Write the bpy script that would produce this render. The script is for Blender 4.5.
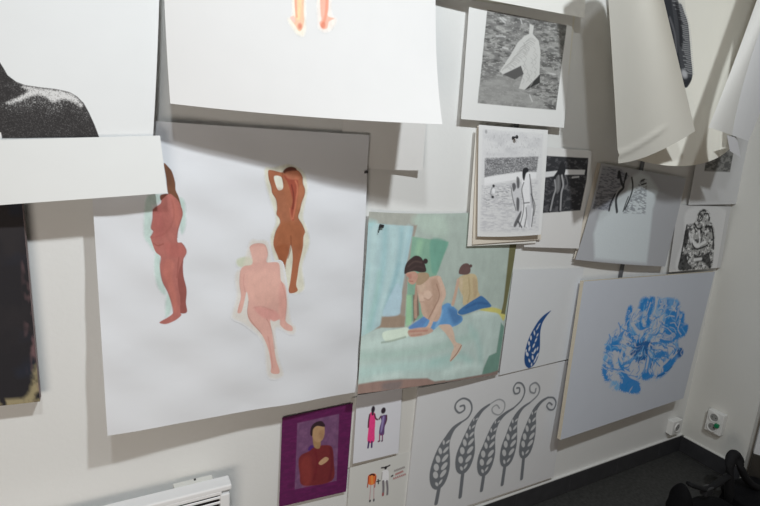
import bpy, bmesh, math, random
import numpy as np
from mathutils import Matrix, Vector

for o in list(bpy.data.objects):
    bpy.data.objects.remove(o)
random.seed(4)
RNG = np.random.default_rng(7)
SC = bpy.context.scene
COL = SC.collection

# ------------------------------------------------------------------ camera
# The room corner (back wall / right wall / floor) is the world origin:
# back wall is y = 0, right wall is x = 0, floor is z = 0.
CAM = np.array([-2.82917, -1.43438, 1.6])
YAW, PITCH, ROLL = (math.radians(a) for a in (29.136, 12.415, 4.134))
FPX = 510.0
_cy, _sy, _cp, _sp = math.cos(YAW), math.sin(YAW), math.cos(PITCH), math.sin(PITCH)
FWD = np.array([_sy*_cp, _cy*_cp, -_sp])
_r = np.array([_cy, -_sy, 0.0])
_u = np.cross(_r, FWD)
RGT = math.cos(ROLL)*_r + math.sin(ROLL)*_u
UPV = -math.sin(ROLL)*_r + math.cos(ROLL)*_u
cd = bpy.data.cameras.new('camera')
cam = bpy.data.objects.new('camera', cd)
COL.objects.link(cam)
m4 = Matrix.Identity(4)
for i in range(3):
    m4[i][0], m4[i][1], m4[i][2], m4[i][3] = RGT[i], UPV[i], -FWD[i], CAM[i]
cam.matrix_world = m4
cd.sensor_width = 36.0
cd.lens = 36.0*FPX/760.0
cd.clip_start = 0.02
SC.camera = cam

# ------------------------------------------------------------------ light
wd = bpy.data.worlds.new('room_ambient')
SC.world = wd
wd.use_nodes = True
bg = wd.node_tree.nodes['Background']
bg.inputs[0].default_value = (1.0, 0.78, 0.58, 1)
bg.inputs[1].default_value = 0.072

def area(name, loc, target, size, power, colr):
    ld = bpy.data.lights.new(name, 'AREA')
    ld.shape = 'DISK'
    ld.size = size
    ld.energy = power
    ld.color = colr
    o = bpy.data.objects.new(name, ld)
    COL.objects.link(o)
    o.location = loc
    d = Vector(target) - Vector(loc)
    o.rotation_euler = d.to_track_quat('-Z', 'Y').to_euler()
    return o

area('ceiling_lamp_main', (-2.12, -1.85, 3.1), (-2.2, 0, 1.3), 0.12, 38, (0.945, 1.0, 1.035))
area('ceiling_lamp_second', (-2.95, -1.85, 3.1), (-2.3, 0, 1.3), 0.14, 14, (0.945, 1.0, 1.035))
area('low_fill_light', (-3.5, -2.0, 0.85), (-2.8, 0, 0.5), 0.9, 14.5, (1.0, 0.90, 0.80))  # unseen soft fill added to lift the lower left wall, not a fixture

vs = SC.view_settings
vs.view_transform = 'Standard'
vs.look = 'None'
vs.gamma = 1.0
vs.use_curve_mapping = False
vs.exposure = 0.0

# ------------------------------------------------------------------ helpers
def at(px, py, off=0.0):
    """point of the photograph -> point standing `off` metres in front of the back wall"""
    d = RGT*(px-380.0)/FPX - UPV*(py-253.0)/FPX + FWD
    t = (-off - CAM[1])/d[1]
    return CAM + d*t

def proj(P):
    v = P - CAM
    z = v @ FWD
    return np.stack([380 + FPX*(v @ RGT)/z, 253 - FPX*(v @ UPV)/z], -1)

def lin(c):
    c = np.asarray(c, float)/255.0
    return np.where(c <= 0.04045, c/12.92, ((c+0.055)/1.055)**2.4)

def alb(c, white=(225, 225, 225), top=0.80):
    """albedo of a tone seen beside paper of the tone `white`"""
    return np.clip(lin(c)/lin(white)*top, 0.012, 0.9)

MATS = {}
def mat(name, rgb, rough=0.8, spec=0.3, var=0.03, vscale=30.0, bump=0.0, bscale=200.0, metal=0.0, trans=0.0):
    if name in MATS:
        return MATS[name]
    m = bpy.data.materials.new(name)
    m.use_nodes = True
    nt = m.node_tree
    b = nt.nodes['Principled BSDF']
    b.inputs['Roughness'].default_value = rough
    b.inputs['Specular IOR Level'].default_value = spec
    b.inputs['Metallic'].default_value = metal
    tc = nt.nodes.new('ShaderNodeTexCoord')
    nz = nt.nodes.new('ShaderNodeTexNoise')
    nz.inputs['Scale'].default_value = vscale
    nz.inputs['Detail'].default_value = 5
    nt.links.new(tc.outputs['Object'], nz.inputs['Vector'])
    mx = nt.nodes.new('ShaderNodeMix')
    mx.data_type = 'RGBA'
    a = [max(0, c*(1-var)) for c in rgb]
    z = [min(1, c*(1+var)) for c in rgb]
    mx.inputs[6].default_value = (*a, 1)
    mx.inputs[7].default_value = (*z, 1)
    nt.links.new(nz.outputs['Fac'], mx.inputs[0])
    nt.links.new(mx.outputs[2], b.inputs['Base Color'])
    if bump > 0:
        n2 = nt.nodes.new('ShaderNodeTexNoise')
        n2.inputs['Scale'].default_value = bscale
        n2.inputs['Detail'].default_value = 4
        nt.links.new(tc.outputs['Object'], n2.inputs['Vector'])
        bp = nt.nodes.new('ShaderNodeBump')
        bp.inputs['Strength'].default_value = bump
        bp.inputs['Distance'].default_value = 0.004
        nt.links.new(n2.outputs['Fac'], bp.inputs['Height'])
        nt.links.new(bp.outputs['Normal'], b.inputs['Normal'])
    if trans > 0:
        tb = nt.nodes.new('ShaderNodeBsdfTranslucent')
        nt.links.new(mx.outputs[2], tb.inputs['Color'])
        ms = nt.nodes.new('ShaderNodeMixShader')
        ms.inputs[0].default_value = trans
        nt.links.new(b.outputs[0], ms.inputs[1])
        nt.links.new(tb.outputs[0], ms.inputs[2])
        nt.links.new(ms.outputs[0], nt.nodes['Material Output'].inputs['Surface'])
    MATS[name] = m
    return m

def ink_mat(name, rough=0.75, spec=0.25):
    """pigment on paper: the drawn colour comes from the mesh's colour attribute, grain from noise"""
    if name in MATS:
        return MATS[name]
    m = bpy.data.materials.new(name)
    m.use_nodes = True
    nt = m.node_tree
    b = nt.nodes['Principled BSDF']
    b.inputs['Roughness'].default_value = rough
    b.inputs['Specular IOR Level'].default_value = spec
    at_ = nt.nodes.new('ShaderNodeAttribute')
    at_.attribute_name = 'pigment'
    tc = nt.nodes.new('ShaderNodeTexCoord')
    nz = nt.nodes.new('ShaderNodeTexNoise')
    nz.inputs['Scale'].default_value = 220
    nt.links.new(tc.outputs['Object'], nz.inputs['Vector'])
    mr = nt.nodes.new('ShaderNodeMapRange')
    mr.inputs[3].default_value = 0.93
    mr.inputs[4].default_value = 1.07
    nt.links.new(nz.outputs['Fac'], mr.inputs[0])
    mx = nt.nodes.new('ShaderNodeMix')
    mx.data_type = 'RGBA'
    mx.blend_type = 'MULTIPLY'
    mx.inputs[0].default_value = 1.0
    nt.links.new(at_.outputs['Color'], mx.inputs[6])
    nt.links.new(mr.outputs[0], mx.inputs[7])
    nt.links.new(mx.outputs[2], b.inputs['Base Color'])
    MATS[name] = m
    return m

INK = ink_mat('printed_pigment')
GLOSS = ink_mat('glossy_pigment', 0.45, 0.4)

def tag(o, label=None, cat=None, group=None, kind=None):
    if label: o['label'] = label
    if cat: o['category'] = cat
    if group: o['group'] = group
    if kind: o['kind'] = kind
    return o

def mesh_obj(name, V, Fc, material, parent=None, smooth=False, loc=None):
    me = bpy.data.meshes.new(name)
    V = np.asarray(V, float)
    if loc is not None:
        V = V - np.asarray(loc)
    me.from_pydata([tuple(v) for v in V], [], Fc)
    me.materials.append(material)
    if smooth:
        me.polygons.foreach_set('use_smooth', [True]*len(me.polygons))
    me.update()
    o = bpy.data.objects.new(name, me)
    COL.objects.link(o)
    if parent is not None:
        o.parent = parent
    elif loc is not None:
        o.location = tuple(loc)
    return o

def bm_obj(name, bm, material, parent=None, smooth=False, loc=(0, 0, 0)):
    me = bpy.data.meshes.new(name)
    bmesh.ops.recalc_face_normals(bm, faces=bm.faces)
    bm.to_mesh(me)
    bm.free()
    me.materials.append(material)
    if smooth:
        me.polygons.foreach_set('use_smooth', [True]*len(me.polygons))
    o = bpy.data.objects.new(name, me)
    COL.objects.link(o)
    o.parent = parent
    o.location = loc
    return o

def empty(name, loc, rotz=0):
    o = bpy.data.objects.new(name, None)
    o.empty_display_size = 0.05
    COL.objects.link(o)
    o.location = loc
    o.rotation_euler = (0, 0, rotz)
    return o

def box(bm, lo, hi, bev=0.0, seg=2):
    r = bmesh.ops.create_cube(bm, size=1.0)
    vs_ = r['verts']
    for v in vs_:
        v.co = Vector(((lo[i]+hi[i])/2 + v.co[i]*(hi[i]-lo[i]) for i in range(3)))
    if bev > 0:
        es = list({e for v in vs_ for e in v.link_edges})
        bmesh.ops.bevel(bm, geom=es, offset=bev, segments=seg, affect='EDGES', profile=0.6)
    return bm

def lathe(bm, prof, n=20, axis='Z', org=(0, 0, 0)):
    rings = []
    for r_, h in prof:
        ring = []
        for k in range(n):
            a = 2*math.pi*k/n
            p = (r_*math.cos(a), r_*math.sin(a), h)
            if axis == 'Y': p = (p[0], p[2], p[1])
            if axis == 'X': p = (p[2], p[0], p[1])
            ring.append(bm.verts.new((p[0]+org[0], p[1]+org[1], p[2]+org[2])))
        rings.append(ring)
    for a, b in zip(rings, rings[1:]):
        for k in range(n):
            bm.faces.new((a[k], a[(k+1) % n], b[(k+1) % n], b[k]))
    bm.faces.new(rings[0])
    bm.faces.new(rings[-1])
    return bm

def tube(bm, pts, rad, n=10, flat=1.0, up=(0, 0, 1)):
    pts = [Vector(p) for p in pts]
    rings = []
    for i, p in enumerate(pts):
        t = (pts[min(i+1, len(pts)-1)] - pts[max(i-1, 0)]).normalized()
        a = t.cross(Vector(up))
        if a.length < 1e-4: a = t.cross(Vector((1, 0, 0)))
        a.normalize()
        b = a.cross(t).normalized()
        rr = rad[i] if isinstance(rad, (list, tuple)) else rad
        rings.append([bm.verts.new(p + a*math.cos(2*math.pi*k/n)*rr + b*math.sin(2*math.pi*k/n)*rr*flat) for k in range(n)])
    for a, b in zip(rings, rings[1:]):
        for k in range(n):
            bm.faces.new((a[k], a[(k+1) % n], b[(k+1) % n], b[k]))
    bm.faces.new(rings[0])
    bm.faces.new(rings[-1])
    return bm

def smooth_line(pts, n=6, closed=False):
    P = np.asarray(pts, float)
    N = len(P)
    out = []
    rng = range(N) if closed else range(N-1)
    for i in rng:
        if closed:
            p0, p1, p2, p3 = P[(i-1) % N], P[i], P[(i+1) % N], P[(i+2) % N]
        else:
            p0, p1, p2, p3 = P[max(i-1, 0)], P[i], P[i+1], P[min(i+2, N-1)]
        for t in np.linspace(0, 1, n, endpoint=False):
            out.append(0.5*((2*p1) + (-p0+p2)*t + (2*p0-5*p1+4*p2-p3)*t*t + (-p0+3*p1-3*p2+p3)*t**3))
    if not closed:
        out.append(P[-1])
    return np.array(out)

# ---- value noise used only to vary drawn pigment
_NG = RNG.random((256, 256))
def vnoise(x, y):
    xi = np.floor(x).astype(int); yi = np.floor(y).astype(int)
    fx = x-xi; fy = y-yi
    fx = fx*fx*(3-2*fx); fy = fy*fy*(3-2*fy)
    g = lambda a, b: _NG[a & 255, b & 255]
    return (g(xi, yi)*(1-fx)+g(xi+1, yi)*fx)*(1-fy) + (g(xi, yi+1)*(1-fx)+g(xi+1, yi+1)*fx)*fy
def fbm(x, y, o=4):
    s = 0; a = 0.5; tot = 0
    for k in range(o):
        s = s + a*vnoise(x*2**k+17.3*k, y*2**k+5.1*k); tot += a; a *= 0.5
    return s/tot

def lag(n, t):
    """interpolating weights for n control points at equal parameter steps"""
    t = np.asarray(t, float)
    k = np.linspace(0, 1, n)
    W = []
    for i in range(n):
        w = np.ones_like(t)
        for j in range(n):
            if j != i:
                w = w*(t-k[j])/(k[i]-k[j])
        W.append(w)
    return np.stack(W, -1)

# ------------------------------------------------------------------ sheets of paper, boards and canvases
class Sheet:
    def __init__(self, name, label, cat, net, paper=(0.80, 0.80, 0.80), white=(225, 225, 225), thick=0.0006,
                 grid=28, wave=None, mt=None, edge=None, group=None, rough=0.75, bump=0.0):
        self.net = np.array([[at(*p) for p in row] for row in net])
        self.wave = wave
        self.white = white
        self.paper = np.array(paper, float)
        self.layer = 0
        c = self.S(np.array([0.5]), np.array([0.5]))[0]
        q = self.S(np.array([0, 1, 0, 1, .5, .5, 0, 1.]), np.array([0, 0, 1, 1, 0, 1, .5, .5]))
        self.W = (np.linalg.norm(q[1]-q[0])+np.linalg.norm(q[3]-q[2]))/2*1000
        self.H = (np.linalg.norm(q[2]-q[0])+np.linalg.norm(q[3]-q[1]))/2*1000
        pq = proj(q[:4])
        A = pq[[0, 1, 3, 2]]
        ar = 0.5*abs(sum(A[i][0]*A[(i+1) % 4][1]-A[(i+1) % 4][0]*A[i][1] for i in range(4)))
        self.mm = math.sqrt(self.W*self.H/ar)       # millimetres on the sheet per photograph pixel
        self.loc = c
        nu = nv = grid
        u, v = np.meshgrid(np.linspace(0, 1, nu+1), np.linspace(0, 1, nv+1))
        Fp = self.S(u.ravel(), v.ravel())
        N = self.normal(u.ravel(), v.ravel())
        Bp = Fp - N*thick
        n0 = len(Fp)
        single = thick <= 0
        idx = lambda i, j: j*(nu+1)+i
        faces = []
        for j in range(nv):
            for i in range(nu):
                a, b, c_, d = idx(i, j), idx(i+1, j), idx(i+1, j+1), idx(i, j+1)
                faces.append((a, d, c_, b))
                if not single: faces.append((n0+a, n0+b, n0+c_, n0+d))
        loop = [idx(i, 0) for i in range(nu)] + [idx(nu, j) for j in range(nv)] + \
               [idx(i, nv) for i in range(nu, 0, -1)] + [idx(0, j) for j in range(nv, 0, -1)]
        L = len(loop)
        rimV = np.concatenate([Fp[loop], Bp[loop]])
        rimF = [(k, (k+1) % L, L+(k+1) % L, L+k) for k in range(L)]
        m = mt or mat('paper_%s_%d' % (name, len(MATS)), tuple(self.paper), rough, 0.25, 0.02, 14, bump, 160)
        V = np.concatenate([Fp, Bp])
        if single:
            V = Fp
        elif edge is None:
            faces = faces + [tuple(2*n0+i for i in f) for f in rimF]
            V = np.concatenate([V, rimV])
        self.o = mesh_obj(name, V, faces, m, None, True, self.loc)
        if edge is not None:
            mesh_obj(edge[0], rimV, rimF, edge[1], self.o, False, self.loc)
        tag(self.o, label, cat, group)

    def S(self, u, v):
        wu = lag(self.net.shape[1], u)
        wv = lag(self.net.shape[0], v)
        P = np.einsum('nj,ni,jik->nk', wv, wu, self.net)
        if self.wave is not None:
            P = P.copy()
            P[:, 1] -= self.wave(u, v)
        return P

    def normal(self, u, v):
        e = 1e-3
        du = self.S(u+e, v)-self.S(u-e, v)
        dv = self.S(u, v+e)-self.S(u, v-e)
        n = np.cross(dv, du)
        n = n/np.linalg.norm(n, axis=1)[:, None]
        s = np.sign(((CAM-self.S(u, v))*n).sum(1).mean())
        return n*s

    def inv(self, pts):
        """where on the sheet (millimetres from its top left corner) a traced point lies"""
        T = np.asarray(pts, float).reshape(-1, 2)
        u = np.full(len(T), 0.5); v = np.full(len(T), 0.5)
        for _ in range(14):
            e = 1e-4
            p = proj(self.S(u, v)); pu = (proj(self.S(u+e, v))-p)/e; pv = (proj(self.S(u, v+e))-p)/e
            d = T-p
            det = pu[:, 0]*pv[:, 1]-pu[:, 1]*pv[:, 0]
            u = np.clip(u+(d[:, 0]*pv[:, 1]-d[:, 1]*pv[:, 0])/det, -0.6, 1.6)
            v = np.clip(v+(pu[:, 0]*d[:, 1]-pu[:, 1]*d[:, 0])/det, -0.6, 1.6)
        return np.stack([u*self.W, v*self.H], -1)

def Z(x0, y0, s, pts):
    return [(x0+p[0]/s, y0+p[1]/s) + tuple(p[2:]) for p in pts]

class Art:
    """pigment laid on part of a sheet; becomes a child mesh of that sheet"""
    def __init__(self, sheet, bounds, cell=1.6):
        self.s = sheet
        b = sheet.inv(bounds)
        lo = np.maximum(b.min(0), 0); hi = np.minimum(b.max(0), [sheet.W, sheet.H])
        nx = max(4, int((hi[0]-lo[0])/cell)); ny = max(4, int((hi[1]-lo[1])/cell))
        self.x, self.y = np.meshgrid(np.linspace(lo[0], hi[0], nx+1), np.linspace(lo[1], hi[1], ny+1))
        self.col = np.ones(self.x.shape+(3,))*sheet.paper
        self.cov = np.zeros(self.x.shape)
        self.cell = cell
    def under(self, o):
        i = np.clip(np.searchsorted(o.x[0], self.x[0]), 0, o.x.shape[1]-1)
        j = np.clip(np.searchsorted(o.y[:, 0], self.y[:, 0]), 0, o.x.shape[0]-1)
        self.col = o.col[j][:, i].copy()
        return self
    def C(self, c):
        return alb(c, self.s.white) if max(c) > 1.0 else np.array(c)
    def _sdf(self, P):
        lo = P.min(0)-12; hi = P.max(0)+12
        jj = np.where((self.y[:, 0] >= lo[1]) & (self.y[:, 0] <= hi[1]))[0]
        ii = np.where((self.x[0] >= lo[0]) & (self.x[0] <= hi[0]))[0]
        if len(jj) == 0 or len(ii) == 0:
            return None
        sl = (slice(jj[0], jj[-1]+1), slice(ii[0], ii[-1]+1))
        return sl, self.x[sl], self.y[sl]
    def blend(self, sl, a, c, op=1.0):
        a = np.clip(a, 0, 1)*op
        c = self.C(c) if not isinstance(c, np.ndarray) or c.ndim == 1 else c
        self.col[sl] = self.col[sl]*(1-a[..., None]) + c*a[..., None]
        self.cov[sl] = np.maximum(self.cov[sl], a)
    def poly(self, pts, c, op=1.0, soft=0.5, smooth=True, rough=0.0):
        P = self.s.inv([p[:2] for p in pts])
        if smooth: P = smooth_line(P, 5, True)
        r = self._sdf(P)
        if r is None: return
        sl, X, Y = r
        d = np.full(X.shape, 1e9); ins = np.zeros(X.shape, bool)
        for i in range(len(P)):
            a = P[i]; b = P[(i+1) % len(P)]; e = b-a
            L = e @ e + 1e-12
            t = np.clip(((X-a[0])*e[0]+(Y-a[1])*e[1])/L, 0, 1)
            d = np.minimum(d, (X-a[0]-t*e[0])**2+(Y-a[1]-t*e[1])**2)
            cnd = (a[1] > Y) != (b[1] > Y)
            if abs(e[1]) > 1e-9:
                ins ^= cnd & (X < e[0]*(Y-a[1])/e[1]+a[0])
        d = np.sqrt(d)*np.where(ins, 1, -1)
        if rough:
            d = d + (fbm(X*0.35, Y*0.35, 3)-0.5)*rough*self.s.mm*2
        w = soft*self.s.mm
        self.blend(sl, d/(2*w)+0.5, c, op)
    def line(self, pts, c, op=1.0, soft=0.5, smooth=True, w=1.0):
        """pts (x, y[, half-width in pixels])"""
        hw = np.array([p[2] if len(p) > 2 else w for p in pts])*self.s.mm
        P = self.s.inv([p[:2] for p in pts])
        Q = np.concatenate([P, hw[:, None]], 1)
        if smooth: Q = smooth_line(Q, 6)
        r = self._sdf(np.concatenate([Q[:, :2]-Q[:, 2:].max(), Q[:, :2]+Q[:, 2:].max()]))
        if r is None: return
        sl, X, Y = r
        d = np.full(X.shape, -1e9)
        for a, b in zip(Q, Q[1:]):
            e = b[:2]-a[:2]
            t = np.clip(((X-a[0])*e[0]+(Y-a[1])*e[1])/(e @ e+1e-12), 0, 1)
            dd = a[2]+(b[2]-a[2])*t - np.hypot(X-a[0]-t*e[0], Y-a[1]-t*e[1])
            d = np.maximum(d, dd)
        wd_ = soft*self.s.mm
        self.blend(sl, d/(2*wd_)+0.5, c, op)
    def edge(self, pts, c, op=0.5, w=0.35):
        P = list(pts)+[pts[0], pts[1]]
        self.line(P, c, op, 0.4, True, w)
    def blob(self, p, rx, ry, ang, c, op=1.0, soft=0.4):
        q = self.s.inv([p])[0]
        rx *= self.s.mm; ry *= self.s.mm
        r = self._sdf(np.array([q-max(rx, ry), q+max(rx, ry)]))
        if r is None: return
        sl, X, Y = r
        ca, sa = math.cos(ang), math.sin(ang)
        a = ((X-q[0])*ca+(Y-q[1])*sa)/rx; b = (-(X-q[0])*sa+(Y-q[1])*ca)/ry
        k = (1-np.hypot(a, b))*min(rx, ry)
        self.blend(sl, k/(2*soft*self.s.mm)+0.5, c, op)
    def grain(self, amp, sx=0.3, sy=0.3, o=3):
        """uneven pigment: multiplies the drawn tone"""
        n = fbm(self.x*sx, self.y*sy, o)-0.5
        self.col = self.col*(1+amp*2*n[..., None]*(self.cov > 0)[..., None])
    def hatch(self, inside, c, lo, hi, sx, sy, op=1.0):
        """specks of a second tone wherever the noise passes a threshold, inside the marked area"""
        n = fbm(self.x*sx, self.y*sy, 3)
        a = np.clip((n-lo)/(hi-lo), 0, 1)*inside
        self.blend((slice(None), slice(None)), a, c, op)
    def mask(self, pts, soft=1.0, smooth=True):
        t = Art.__new__(Art)
        t.s = self.s; t.x = self.x; t.y = self.y
        t.col = np.zeros_like(self.col); t.cov = np.zeros_like(self.cov)
        t.poly(pts, np.array([1., 1., 1.]), 1.0, soft, smooth)
        return t.cov
    def done(self, name, label=None, material=None, thr=0.04):
        s = self.s
        s.layer += 1
        cv = self.cov
        cm = np.maximum(np.maximum(cv[:-1, :-1], cv[1:, :-1]), np.maximum(cv[:-1, 1:], cv[1:, 1:])) > thr
        J, I = np.where(cm)
        W = self.x.shape[1]
        q = np.stack([J*W+I, (J+1)*W+I, (J+1)*W+I+1, J*W+I+1], 1)
        used, inv_ = np.unique(q.ravel(), return_inverse=True)
        q = inv_.reshape(-1, 4)
        u = self.x.ravel()[used]/s.W; v = self.y.ravel()[used]/s.H
        P = s.S(u, v) + s.normal(u, v)*(0.0003*s.layer)
        me = bpy.data.meshes.new(name)
        V = P - s.loc
        me.vertices.add(len(V)); me.vertices.foreach_set('co', V.astype(np.float32).ravel())
        me.loops.add(q.size); me.loops.foreach_set('vertex_index', q.astype(np.int32).ravel())
        me.polygons.add(len(q)); me.polygons.foreach_set('loop_start', np.arange(0, q.size, 4, dtype=np.int32))
        me.update(calc_edges=True)
        me.polygons.foreach_set('use_smooth', np.ones(len(q), bool))
        ca = me.color_attributes.new('pigment', 'FLOAT_COLOR', 'POINT')
        c = np.ones((len(V), 4), np.float32)
        c[:, :3] = np.clip(self.col.reshape(-1, 3)[used], 0.008, 0.92)
        ca.data.foreach_set('color', c.ravel())
        me.materials.append(material or INK)
        me.validate()
        o = bpy.data.objects.new(name, me)
        COL.objects.link(o)
        o.parent = s.o
        if label: o['label'] = label
        return o

def quadpts(*p):
    return list(p)

# ------------------------------------------------------------------ the room
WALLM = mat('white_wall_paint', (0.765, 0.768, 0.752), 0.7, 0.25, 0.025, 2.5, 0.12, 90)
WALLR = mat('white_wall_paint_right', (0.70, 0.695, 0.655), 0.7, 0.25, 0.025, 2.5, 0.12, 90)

def struct(name, lo, hi, m, bev=0.0):
    c = [(lo[i]+hi[i])/2 for i in range(3)]
    bm = box(bmesh.new(), [lo[i]-c[i] for i in range(3)], [hi[i]-c[i] for i in range(3)], bev)
    o = bm_obj(name, bm, m, None, False, c)
    o['kind'] = 'structure'
    return o

tag(struct('wall_back', (-6.0, 0.0, -0.05), (0.12, 0.12, 3.0), WALLM), 'white painted wall covered with pinned drawings', 'wall')
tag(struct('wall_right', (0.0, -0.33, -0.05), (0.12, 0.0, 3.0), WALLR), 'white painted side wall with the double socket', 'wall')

# floor: dark stone with grey flecks
fm = mat('dark_stone_floor', (0.042, 0.042, 0.040), 0.6, 0.35, 0.75, 70, 0.25, 120)
tag(struct('floor', (-6.0, -5.0, -0.05), (1.2, 0.0, 0.0), fm), 'dark grey stone floor', 'floor')

TILE = mat('black_skirting_tile', (0.040, 0.040, 0.043), 0.4, 0.45, 0.35, 25, 0.05, 60)
GROUT = mat('pale_grout', (0.20, 0.195, 0.18), 0.9, 0.1, 0.3, 80)
def skirting(name, spans, along, label):
    lo = min(s[0] for s in spans); hi = max(s[1] for s in spans)
    if along == 'x':
        b = struct(name, (lo, -0.008, 0.0), (hi, 0.0, 0.101), GROUT)
        c = ((lo+hi)/2, -0.004, 0.0505)
    else:
        b = struct(name, (-0.008, lo, 0.0), (0.0, hi, 0.101), GROUT)
        c = (-0.004, (lo+hi)/2, 0.0505)
    tag(b, label, 'skirting')
    if along == 'x':
        bl, bh = (lo-c[0], -0.012-c[1], 0.0968-c[2]), (hi-c[0], -0.0002-c[1], 0.1035-c[2])
    else:
        bl, bh = (-0.012-c[0], lo-c[1], 0.0968-c[2]), (-0.0002-c[0], hi-0.012-c[1], 0.1035-c[2])
    bm_obj('sealant_bead', box(bmesh.new(), bl, bh, 0.002, 2), mat('white_sealant', (0.72, 0.72, 0.70), 0.6), b)
    for s0, s1 in spans:
        if along == 'x':
            l_, h_ = (s0+0.0015-c[0], -0.013-c[1], 0.004-c[2]), (s1-0.0015-c[0], -0.001-c[1], 0.0965-c[2])
        else:
            l_, h_ = (-0.013-c[0], s0+0.0015-c[1], 0.004-c[2]), (-0.001-c[0], s1-0.0015-c[1], 0.0965-c[2])
        bm_obj('tile', box(bmesh.new(), l_, h_, 0.0015, 1), TILE, b)
skirting('baseboard_back', [(-3.70+0.35*k, -3.35+0.35*k) for k in range(10)] + [(-0.20, -0.0005)], 'x', 'row of black skirting tiles along the back wall')
skirting('baseboard_right', [(-0.328, -0.0125)], 'y', 'black skirting tile along the side wall')

# door leaf standing ajar at the end of the side wall
dr = empty('door_1', (0.03, -0.34, 0.0), math.radians(-62))
tag(dr, 'white door leaf with dark kick plate ajar past the side wall', 'door', None, 'structure')
DOORM = mat('white_door', (0.70, 0.71, 0.72), 0.5, 0.35, 0.02, 6)
bm_obj('door_panel', box(bmesh.new(), (0, -0.04, 0.20), (0.85, 0.0, 2.05), 0.003), DOORM, dr)
bm_obj('kick_plate', box(bmesh.new(), (0.0, -0.04, 0.012), (0.85, 0.0, 0.198), 0.003), mat('brown_kick_plate', (0.045, 0.04, 0.034), 0.5), dr)
bm_obj('door_bolt', lathe(bmesh.new(), [(0.008, -0.052), (0.008, -0.039)], 12, 'Y', (0.05, 0, 0.29)), TILE, dr)

# ------------------------------------------------------------------ the papers on the wall
def wv(a, fu, fv, p=0.0):
    return lambda u, v: a*np.sin(2*np.pi*(fu*u+p))*np.cos(2*np.pi*fv*v+p*3)*np.clip(v*1.4, 0, 1)

def crumple(u, v):
    return (0.0035*np.sin(2*np.pi*(2.3*u+0.2))*np.cos(2*np.pi*1.2*v+0.6)*np.clip(v*1.4, 0, 1)
            + 0.0016*np.sin(2*np.pi*(1.1*u+4.3*v)) + 0.0012*np.sin(2*np.pi*(3.1*u-5.2*v)+1.0)
            + 0.0035*(fbm(np.asarray(u)*4+3, np.asarray(v)*9+2, 3)-0.5))

# --- sheet with the printed shoulder, and the blank sheet over its foot
s = Sheet('art_print', 'white sheet printed with a black bare shoulder, upper left corner', 'print',
          [[(-70, -70, .05), (50, -70, .06), (160, -60, .07)], [(-70, 40, .06), (50, 38, .075), (158, 35, .08)], [(-70, 142, .08), (50, 139.5, .09), (153, 137, .088)]],
          (0.80, 0.81, 0.81), (230, 231, 230))
a = Art(s, [(-60, 20), (110, 20), (110, 145), (-60, 145)], 1.1)
z = lambda P: Z(0, 40, 4.6, P)
body = z([(-120, 30), (-40, 70), (0, 103), (20, 135), (35, 162), (75, 192), (115, 207), (190, 218), (260, 226), (320, 240), (355, 260), (385, 290), (410, 335), (435, 390), (456, 446), (453, 448), (10, 453), (4, 425), (-120, 425)])
mk = a.mask(body, 0.25, False)
a.poly(body, (52, 50, 50), 1, 0.3, False)
lt = a.mask(z([(105, 214), (190, 224), (262, 232), (320, 246), (352, 266), (378, 296), (372, 306), (340, 284), (290, 270), (245, 282), (205, 256), (160, 252), (120, 268), (60, 290), (30, 290), (100, 255), (130, 235)]), 2.2)
lt2 = a.mask(z([(50, 200), (190, 216), (330, 240), (410, 340), (380, 360), (310, 310), (250, 345), (170, 310), (90, 330), (20, 310), (110, 240)]), 7)
lt3 = a.mask(z([(100, 330), (200, 300), (260, 330), (250, 430), (150, 430)]), 9)
n = RNG.random(a.x.shape); n = (n + np.roll(n, 1, 0) + np.roll(n, 1, 1))/3
k = np.clip((lt*0.86+lt2*0.26+lt3*0.03-(n-0.5)*0.9-0.26)*1.5, 0, 1)*mk
a.blend((slice(None), slice(None)), k, (224, 224, 222), 0.92)
k = np.clip((n-0.60)*6, 0, 1)*mk
a.blend((slice(None), slice(None)), k, (104, 102, 101), 0.5)
a.line(z([(75, 193), (115, 208), (190, 219), (260, 227), (320, 241), (355, 261)]), (150, 148, 146), 0.6, 0.3, True, 0.3)
a.cov = mk
a.done('printed_shoulder', 'black grainy print of a bare shoulder and neck')

Sheet('paper_sheet', 'blank white sheet hanging below the printed shoulder', 'paper',
      [[(-70, 142, .092), (50, 138.5, .105), (160, 135.5, .10)], [(-70, 210, .095), (50, 201.5, .115), (167.3, 193, .112)]], (0.80, 0.81, 0.80))

# --- sheet with the painted feet
s = Sheet('art_sheet', 'large white sheet with two orange painted feet at the top', 'drawing',
          [[(162, -60, .08), (300, -60, .09), (437, -60, .10)], [(166, 35, .11), (300, 40, .15), (436, 42, .18)], [(170.3, 103.5, .14), (305, 116.5, .205), (442.5, 124.5, .285)]],
          (0.745, 0.735, 0.725), (236, 234, 232), grid=36)
a = Art(s, [(280, -30), (345, -30), (345, 45), (280, 45)], 1.1)
z = lambda P: Z(270, 0, 9.5, P)
a.poly(z([(215, -300), (330, -300), (335, 150), (340, 260), (320, 340), (270, 330), (230, 290), (170, 180), (215, 140)]), (250, 236, 214), 0.75, 1.6)
a.poly(z([(465, -300), (590, -300), (580, 120), (630, 180), (600, 260), (540, 300), (490, 290), (455, 200)]), (250, 232, 218), 0.7, 1.6)
a.poly(z([(232, -300), (322, -300), (320, 100), (325, 190), (312, 255), (290, 294), (264, 288), (245, 250), (192, 172), (222, 150), (238, 120)]), (246, 196, 162), 0.92, 0.6)
a.poly(z([(475, -300), (562, -300), (556, 60), (548, 150), (610, 175), (560, 205), (543, 265), (510, 276), (480, 250), (470, 215), (488, 180), (478, 90)]), (244, 182, 158), 0.92, 0.6)
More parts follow.
